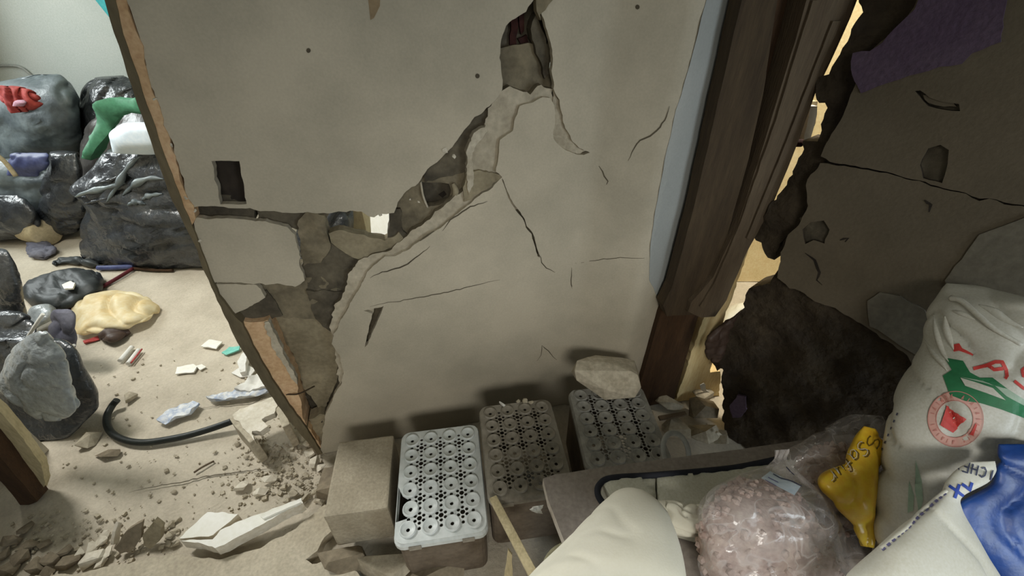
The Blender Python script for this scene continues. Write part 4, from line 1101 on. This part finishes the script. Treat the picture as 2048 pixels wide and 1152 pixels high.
# plastic ring lid
pr = Pz(1352, 902, .38)
o = lathe('plastic_ring', [(.048, 0), (.052, .006), (.064, .006), (.068, 0), (.064, -.006), (.052, -.006), (.048, 0)], M['ring'], seg=36, loc=pr, rot=(.5, .55, 0))
tag(o, 'white plastic ring leaning on the farthest crate behind the table', 'ring')

ORD = 'first second third fourth fifth sixth seventh eighth ninth tenth eleventh twelfth thirteenth fourteenth fifteenth sixteenth seventeenth eighteenth nineteenth twentieth'.split()
byg = {}
for ob in bpy.data.objects:
    if ob.get('category') == 'rubble' and ob.get('group'): byg.setdefault(ob['group'], []).append(ob)
for g_, obs in byg.items():
    def pxx(ob):
        v = ob.location - EYE; return v.x / (v.y * CT - v.z * ST)
    for i, ob in enumerate(sorted(obs, key=pxx)): ob['label'] = ORD[i] + ' from the left: ' + ob['label']

# crumbs nobody could count
bm = bmesh.new(); rnd = random.Random(2)
for _ in range(800):
    u = rnd.random()
    if u < .45: x, y = rnd.gauss(560, 60), rnd.gauss(945, 45)
    elif u < .7: x, y = rnd.gauss(170, 90), rnd.gauss(1085, 40)
    else: x, y = rnd.uniform(120, 620), rnd.uniform(690, 1080)
    if x > 655 or y > 1180 or x < -80: continue
    p = Pz(x, y); s = abs(rnd.gauss(0, .0028)) + .0014
    k = bmesh.ops.create_icosphere(bm, subdivisions=0 or 1, radius=s) if False else bmesh.ops.create_cube(bm, size=s * 1.6)
    R_ = Matrix.Rotation(rnd.uniform(0, 6), 3, 'Z') @ Matrix.Rotation(rnd.uniform(-.5, .5), 3, 'X')
    for v in k['verts']: v.co = R_ @ Vector((v.co.x * rnd.uniform(.8, 1.3), v.co.y, v.co.z * .7)) + p
o = bm_link('floor_grit', bm, M['stone']); tag(o, 'fine grit and crumbs strewn over the dusty floor', 'grit', kind='stuff')

# shards and wrappers
def flat(name, pts, m, label, cat, z=.012, thick=.006, amp=.003, group=None, puff=0., side=None, grid=.02):
    o = sheet(name, HFrame(z), pts, M[m], thick=thick, seg=.012, jit=.0012, amp=amp, nf=30, puff=puff, grid=grid)
    tag(o, label, cat, group); return rebase(o)


flat('tile_shard', [(400, 692), (418, 679), (445, 683), (432, 697)], 'whiteb', 'white square tile shard nearest the jamb on the far floor', 'shard')
flat('tile_shard', [(350, 748), (354, 734), (386, 728), (394, 734), (388, 744)], 'whiteb', 'white oblong tile shard in the middle of the floor', 'shard')
flat('tile_shard', [(392, 732), (404, 727), (411, 733), (400, 740)], 'whiteb', 'small white tile bit touching the oblong shard', 'shard')
flat('tile_shard', [(444, 706), (458, 694), (480, 692), (478, 700), (452, 709)], 'tealtile', 'teal shard on the floor left of the jamb', 'shard')
flat('tile_shard', [(462, 745), (492, 728), (512, 738), (500, 752), (480, 754)], 'paper', 'white paper-like shard beside the jamb', 'shard')
flat('wrapper', [(312, 838), (330, 822), (352, 812), (380, 800), (398, 806), (380, 826), (350, 834), (328, 846)], 'bluepaper', 'crumpled white and blue wrapper above the hose', 'wrapper', z=.03, thick=.012, amp=.012)
flat('wrapper', [(412, 794), (424, 786), (470, 782), (520, 772), (536, 782), (510, 790), (450, 798), (420, 800)], 'bluepaper', 'long white printed wrapper near the hollow block', 'wrapper', z=.03, thick=.012, amp=.01)
flat('wrapper', [(470, 780), (488, 762), (520, 744), (532, 760), (536, 774), (500, 780)], 'paper', 'white crumpled paper behind the long wrapper', 'wrapper', z=.04, thick=.02, amp=.012)
flat('wrapper', [(474, 720), (486, 704), (494, 712), (490, 742), (480, 744)], 'paper', 'narrow white wrapper standing by the jamb under the teal shard', 'wrapper', z=.04, thick=.03, amp=.01)
for (x0, y0, x1, y1, lb) in ((240, 722, 264, 694, 'left of the two white paper tubes on the far floor'), (256, 728, 278, 700, 'right of the two white paper tubes, with a red edge')):
    t_ = empty('paper_tube', lb, 'tube', 'two paper tubes on the floor')
    tube('tube_body', [Pz(x0, y0, .012), Pz((x0 + x1) / 2, (y0 + y1) / 2, .013), Pz(x1, y1, .012)], .012, M['paper'], t_, n=8, seg=12)
    if 'red' in lb: tube('red_edge', [Pz(x0 + 6, y0 - 2, .018), Pz(x1 + 6, y1 - 2, .018)], .004, M['red'], t_, n=6, seg=8)
o = tube('twig', [Pz(388, 945, .006), Pz(405, 934, .01), Pz(428, 922, .006)], .004, M['woodgrey'], n=10, seg=8); tag(o, 'thin twig on the floor above the broken slab', 'twig')
crack(FL, [(258, 986), (300, 976), (360, 966), (420, 952), (470, 946), (520, 940), (560, 936)], 3.2, flo, depth=-.0005)
crack(FL, [(400, 818), (440, 812), (500, 806), (540, 790)], 2.5, flo, depth=-.0005)

# wooden post at the left edge
wpost = empty('wooden_post', 'pale wooden post end with dark side at lower left edge', 'post')
sheet('pale_face', VFrame([Pz(-60, 1010).xy, Pz(110, 985).xy]), [(-40, 790), (0, 822), (46, 878), (82, 928), (90, 965), (84, 985), (70, 1006), (0, 925), (-40, 880)], M['lath'], wpost, thick=.03, seg=.03, jit=.001)
sheet('dark_face', VFrame([Pz(-60, 1016).xy, Pz(80, 1012).xy]), [(-40, 880), (0, 925), (70, 1008), (40, 1020), (20, 994), (-40, 930)], M['woodred'], wpost, thick=.05, depth=.01, seg=.03, jit=.001)

wl = box('wall_left', 2.6, .14, TOP, M['plaster'], bev=0); wl.location = (-3.32, 1.03, TOP / 2); tag(wl, kind='structure')

# ================================================================== HEAP OF BAGS IN THE FAR ROOM
def bag(name, rows, m, label, cat='bag', mode='Y', **k):
    a = dict(amp=.05, f=3.5, crease=.035, cf=4.5, n=48, seg=60, floor=0.); a.update(k)
    o = loft(name, rows, M[m], mode=mode, **a); tag(o, label, cat); return rebase(o)


bag('rubbish_bag', [(178, 535, 470, 520, 2.75, .18), (165, 505, 478, 495, 2.75, .32), (162, 460, 478, 460, 2.75, .36), (176, 415, 470, 420, 2.75, .3), (160, 392, 455, 395, 2.75, .26), (146, 378, 450, 372, 2.75, .24), (185, 338, 446, 335, 2.75, .2), (215, 305, 430, 300, 2.75, .12), (245, 296, 400, 292, 2.75, .04)], 'blackbag',
    'big shiny black rubbish bag standing behind the left jamb', seed=1, amp=.04, crease=.05, cf=6)
big = bpy.data.objects['rubbish_bag']
BB = BVHTree.FromPolygons([v.co + big.location for v in big.data.vertices], [tuple(p.vertices) for p in big.data.polygons])
for q_, r_ in (([(214, 404), (226, 386), (238, 368), (250, 346), (264, 326), (284, 312)], .02), ([(152, 394), (172, 386), (200, 378), (228, 372), (252, 366)], .022), ([(246, 392), (262, 376), (280, 364), (304, 356), (328, 358)], .022),
               ([(168, 408), (190, 402), (214, 396)], .012), ([(200, 366), (222, 360), (244, 352)], .014), ([(284, 400), (300, 392), (326, 388)], .02), ([(256, 410), (272, 404), (292, 408)], .02)):
    pp = [h_ for h_ in (hit(BB, x, y, .004) for x, y in q_) if h_]
    if len(pp) > 2: tube('plastic_fold', [p - big.location for p in pp], r_, M['greybag' if r_ > .019 else 'blackbag'], big, n=30, taper=lambda t: .12 + math.sin(math.pi * min(1, max(0, t))) * (.75 + .25 * math.sin(t * 17)))  # folds on the bag; thick ones coloured paler to paint its highlights
bag('rubbish_bag', [(150, 480, 330, 480, 3.35, .2), (148, 420, 340, 420, 3.35, .3), (155, 350, 345, 340, 3.35, .3), (165, 290, 345, 280, 3.35, .26), (180, 240, 340, 235, 3.35, .15), (215, 215, 310, 212, 3.35, .05)], 'brownbag', 'dull brown rubbish bag behind the big black bag', seed=2)
bag('rubbish_bag', [(150, 330, 270, 330, 3.8, .2), (150, 270, 280, 270, 3.8, .3), (155, 215, 285, 215, 3.8, .28), (162, 175, 278, 175, 3.8, .2), (185, 156, 255, 152, 3.8, .06)], 'blackbag', 'dark bag at the top of the heap against the jamb', seed=3, floor=None)
bag('rubbish_bag', [(-60, 345, 120, 335, 3.7, .2), (-60, 300, 160, 290, 3.7, .35), (-60, 250, 165, 245, 3.7, .4), (-50, 205, 160, 205, 3.7, .35), (-30, 175, 145, 172, 3.7, .25), (30, 158, 128, 150, 3.7, .1), (60, 150, 110, 148, 3.7, .03)], 'greybag', 'open slate-grey rubbish bag holding red cloth at upper left', seed=4, amp=.06, floor=None)
o = loft('red_cloth', [(18, 226, 60, 222, 3.3, .03), (4, 208, 80, 212, 3.3, .07), (0, 190, 78, 196, 3.3, .08), (-6, 176, 60, 180, 3.3, .05), (-10, 170, 40, 174, 3.3, .02)], M['red'], mode='Y', amp=.035, f=8, crease=.05, cf=9); tag(o, 'red cloth poking out of the slate-grey bag', 'cloth'); rebase(o)
o = loft('pink_cloth', [(26, 212, 48, 212, 3.22, .02), (28, 204, 54, 205, 3.22, .04), (34, 200, 50, 200, 3.22, .01)], M['pink'], mode='Y', amp=.015, f=8); tag(o, 'small pink cloth under the red cloth', 'cloth'); rebase(o)
bag('rubbish_bag', [(-80, 478, 100, 478, 3.15, .15), (-90, 440, 120, 440, 3.15, .25), (-90, 395, 130, 390, 3.15, .26), (-80, 350, 110, 345, 3.15, .2), (-60, 320, 60, 320, 3.15, .05)], 'greybag', 'slate bag lying in front at far left of the heap', seed=5, cf=5)
bag('rubbish_bag', [(70, 465, 160, 455, 3.05, .12), (62, 430, 168, 425, 3.05, .2), (75, 380, 165, 380, 3.05, .2), (95, 335, 160, 335, 3.05, .14), (105, 305, 150, 305, 3.05, .04)], 'blackbag', 'upright black bag in the middle of the heap', seed=6)
bag('rubbish_bag', [(-80, 480, 70, 470, 2.95, .1), (-80, 450, 82, 445, 2.95, .2), (-80, 410, 70, 405, 2.95, .15), (-60, 390, 40, 390, 2.95, .04)], 'blackbag', 'low black bag at the foot of the heap on the far left', seed=7)
o = loft('blue_bag', [(15, 350, 80, 352, 2.95, .04), (18, 330, 98, 330, 2.95, .1), (20, 312, 100, 312, 2.95, .08), (28, 306, 95, 306, 2.95, .02)], M['navy'], mode='Y', amp=.02, f=6, crease=.02, cf=6); tag(o, 'navy blue bag squeezed into the front of the heap', 'bag'); rebase(o)
o = sheet('green_cloth', VFrame([Py(150, 250, 3.0).xy, Py(320, 250, 2.95).xy]), [(186, 214), (200, 200), (230, 196), (262, 200), (276, 192), (300, 210), (292, 228), (262, 226), (240, 234), (226, 250), (214, 272), (204, 300), (190, 318), (174, 312), (184, 284), (188, 250), (184, 230)], M['green'], thick=.04, seg=.03, amp=.05, nf=5, puff=.02, grid=.04)
tag(o, 'green cloth draped over the bags beside the white pillow', 'cloth'); rebase(o)
o = loft('white_pillow', [(224, 304, 318, 306, 2.65, .05), (220, 285, 318, 285, 2.65, .1), (218, 268, 312, 265, 2.65, .1), (240, 252, 305, 250, 2.65, .08), (256, 246, 296, 246, 2.65, .02)], M['whitebox'], mode='Y', amp=.01, f=5, p=3); tag(o, 'bluish white pillow on top of the big black bag', 'pillow'); rebase(o)
# crinkled plastic folds on the big bag
o = tube('tan_stick', [Py(-20, 300, 2.8), Py(8, 322, 2.8), Py(32, 352, 2.8)], .014, M['foam'], n=12, seg=8); tag(o, 'tan stick poking from the far-left bags', 'stick')
pc = Pz(92, 484, 0)
tr = empty('foam_roll', 'short tan foam roll on the floor before the heap', 'roll', loc=(pc.x, pc.y, .1))
lathe('roll_body', [(.001, -.11), (.09, -.11), (.1, -.1), (.1, .1), (.09, .11), (.001, .11)], M['foam'], tr, seg=28, rot=(math.pi / 2, 0, 1.25))
bag('grey_rag', [(58, 514, 96, 516, 0.02, .01), (54, 504, 108, 502, .03, .03), (60, 492, 112, 490, .03, .03), (70, 486, 92, 486, .02, .01)], 'rag', 'crumpled grey rag on the floor before the foam roll', 'rag', mode='z', amp=.03, f=12, crease=.02, cf=14, n=24, seg=30)
bag('black_strap', [(104, 528, 112, 530, .015, .01), (112, 518, 130, 526, .02, .015), (140, 516, 150, 528, .02, .02), (170, 518, 176, 530, .03, .03), (196, 524, 200, 532, .02, .01)], 'rubber', 'black strap lying in front of the big bag', 'strap', mode='z', amp=.012, f=14, n=24, seg=20)
bag('rubber_mat', [(42, 590, 60, 608, .03, .03), (60, 568, 90, 618, .05, .05), (100, 556, 130, 612, .06, .06), (140, 546, 165, 600, .06, .06), (180, 540, 198, 580, .06, .05), (200, 545, 208, 560, .04, .02)], 'rubber', 'black rubber car mat crumpled on the floor beside yellow bag', 'mat', mode='z', amp=.03, f=8, crease=.03, cf=9, n=36, seg=40)
flat('white_shard', [(124, 570), (140, 562), (150, 566), (146, 576), (128, 578)], 'whiteb', 'white chip lying on the black rubber mat', 'shard', z=.14, thick=.01)
bag('maroon_cloth', [(100, 612, 110, 622, .01, .01), (112, 598, 128, 616, .02, .03), (136, 594, 150, 612, .02, .02), (156, 596, 160, 604, .01, .01)], 'darkred', 'maroon cloth tucked under the black rubber mat', 'cloth', mode='z', amp=.01, f=12, n=20, seg=24)
for pts, r, m, lb in ((((204, 574), (235, 556), (266, 537)), .012, 'darkred', 'maroon stick pointing at the big black bag'), (((262, 536), (305, 540), (346, 541)), .01, 'woodred', 'brown stick lying along the front of the big bag'), (((196, 536), (230, 535), (268, 533)), .018, 'navy', 'blue-grey tube lying at the foot of the big bag')):
    o = tube('stick', [Pz(x, y, r) for x, y in pts], r, M[m], n=12, seg=8); tag(o, lb, 'stick')
# yellow bag and shoe
bag('yellow_bag', [(142, 612, 152, 668, .03, .015), (165, 598, 172, 668, .05, .04), (205, 590, 208, 664, .06, .05), (250, 586, 250, 656, .06, .055), (290, 592, 288, 645, .05, .04), (318, 614, 314, 626, .02, .012)], 'yellow', 'translucent yellow plastic bag lying on the floor', mode='z', amp=.022, f=6, crease=.035, cf=5, n=60, seg=80)
bag('brown_shoe', [(196, 672, 206, 684, .03, .02), (215, 660, 222, 684, .035, .035), (240, 656, 244, 676, .03, .03), (258, 660, 262, 666, .02, .01)], 'shoe', 'brown shoe lying just below the yellow bag', 'shoe', mode='z', amp=.004, n=24, seg=28)
flat('red_strip', [(166, 682), (196, 672), (198, 678), (168, 686)], 'red', 'small red strip beside the brown shoe', 'strip', thick=.008)
# black bag, dark bag with pale bag on top, oddments
bag('rubbish_bag', [(-60, 690, 30, 680, 1.75, .1), (-60, 650, 42, 645, 1.75, .2), (-60, 590, 44, 590, 1.75, .2), (-60, 540, 36, 545, 1.75, .16), (-50, 508, 20, 508, 1.75, .06), (-40, 500, 5, 500, 1.75, .02)], 'blackbag', 'glossy black bag cut by the left edge beside the rubber mat', seed=9, amp=.02, f=6, crease=.03, cf=7)
bag('rubbish_bag', [(-60, 900, 88, 896, 1.18, .08), (-70, 860, 128, 862, 1.2, .14), (-70, 820, 172, 822, 1.25, .16), (-70, 785, 194, 788, 1.28, .16), (-60, 740, 172, 740, 1.3, .15), (-50, 700, 150, 692, 1.32, .1), (-30, 680, 120, 680, 1.32, .03)], 'blackbag', 'black rubbish bag under the pale grey carrier bag', seed=10, amp=.015, f=7, crease=.02, cf=8)
bag('carrier_bag', [(70, 836, 130, 838, 1.06, .02), (40, 815, 158, 812, 1.07, .05), (0, 780, 150, 780, 1.1, .08), (2, 745, 138, 742, 1.12, .09), (22, 712, 128, 705, 1.14, .08), (50, 682, 112, 680, 1.15, .05), (72, 664, 96, 664, 1.15, .02)], 'palebag', 'pale grey carrier bag lying on the black bag at left', seed=12, amp=.012, f=10, crease=.02, cf=10, floor=None)
o = tube('white_stick', [Py(46, 690, 1.45), Py(66, 658, 1.47), Py(86, 628, 1.5)], .007, M['paper'], n=8, seg=8); tag(o, 'thin white stick leaning above the carrier bag', 'stick')
o = tube('white_stick', [Py(16, 650, 1.6), Py(50, 643, 1.6)], .006, M['paper'], n=8, seg=8); tag(o, 'short white stick lying by the black bag at left edge', 'stick')
o = tube('white_stick', [Py(130, 704, 1.42), Py(148, 690, 1.42)], .006, M['paper'], n=8, seg=8); tag(o, 'white splinter at the top of the lower black bag', 'stick')
bag('dark_cloth', [(-60, 700, 30, 700, 1.5, .08), (-60, 670, 60, 668, 1.5, .14), (-60, 640, 66, 640, 1.55, .12), (-40, 625, 40, 625, 1.55, .03)], 'blackbag', 'dark cloth heaped behind the pale carrier bag', 'cloth', seed=14, amp=.02, f=8)
bag('grey_can', [(96, 690, 150, 692, 1.62, .05), (94, 660, 152, 660, 1.62, .09), (104, 632, 150, 632, 1.64, .07), (112, 622, 142, 622, 1.64, .02)], 'rag', 'dark grey crumpled box left of the yellow bag', 'box', seed=15, amp=.01, f=8)
bag('grey_tray', [(52, 640, 70, 660, .05, .02), (66, 620, 96, 640, .08, .04), (100, 614, 110, 630, .08, .04), (112, 616, 114, 622, .06, .01)], 'palebag', 'grey plastic tray piece under the rubber mat', 'tray', mode='z', seed=16, amp=.01, n=20, seg=24)
# back wall: cable and teal cloth
o = tube('cable', [Py(-20, 133, 4.33), Py(22, 131, 4.33), Py(44, 136, 4.33), Py(64, 152, 4.33)], .012, M['ring'], n=20, seg=8); tag(o, 'thin pale cable sagging on the white back wall', 'cable')
o = sheet('teal_cloth', VFrame([Py(150, 0, 3.9).xy, Py(300, 0, 3.9).xy]), [(150, -60), (186, -4), (205, 18), (224, 40), (260, 60), (260, -60)], M['teal'], thick=.02, seg=.05, amp=.02); tag(o, 'teal cloth hanging behind the top of the left jamb', 'cloth'); rebase(o)

# things seen through the hole
o = box('white_board', .36, .02, 1.0, M['whiteb'], bev=.002); p = Py(752, 440, 2.0); o.location = (p.x + .02, p.y, .49); o.rotation_euler = (-.1, .1, -.95)
tag(o, 'white board leaning in the far room, seen through the hole', 'board')
o = box('cardboard_box', .25, .25, .6, M['cardboard'], bev=.004); p = Py(710, 450, 2.9); o.location = (p.x, p.y, .45); o.scale = (1, 1, 1.5); tag(o, 'tan box in the far room seen through the hole', 'box')
bag('rubbish_bag', [(600, 560, 700, 560, 2.6, .15), (590, 500, 702, 500, 2.6, .2), (600, 440, 700, 440, 2.6, .2), (620, 390, 690, 390, 2.6, .1)], 'blackbag', 'dark bag in the far room seen through the hole', seed=17)

# ================================================================== ORIGINS AND SUB-PARTS
for root in [o for o in bpy.data.objects if o.type == 'EMPTY' and o.get('category')]:
    kids = list(root.children)
    for k in kids:
        n_ = k.name.split('.')[0]
        up_ = {'bottle_cup': 'crate_base', 'rim_clip': 'crate_rim', 'label_line': 'label', 'seam_stitch': 'seam_edge', 'stamp_lettering': 'stamp_ring', 'stamp_emblem': 'stamp_ring', 'red_edge': 'tube_body'}.get(n_)
        q = next((z for z in kids if up_ and z.name.split('.')[0] == up_), None)
        if q: k.parent = q
    if root.location.length < 1e-6:
        pts = [k.matrix_basis @ v.co for k in root.children if k.type == 'MESH' for v in k.data.vertices]
        if pts:
            c = sum(pts, Vector()) / len(pts); c.z = min(p.z for p in pts)
            for k in root.children: k.location = k.location - c
            root.location = c
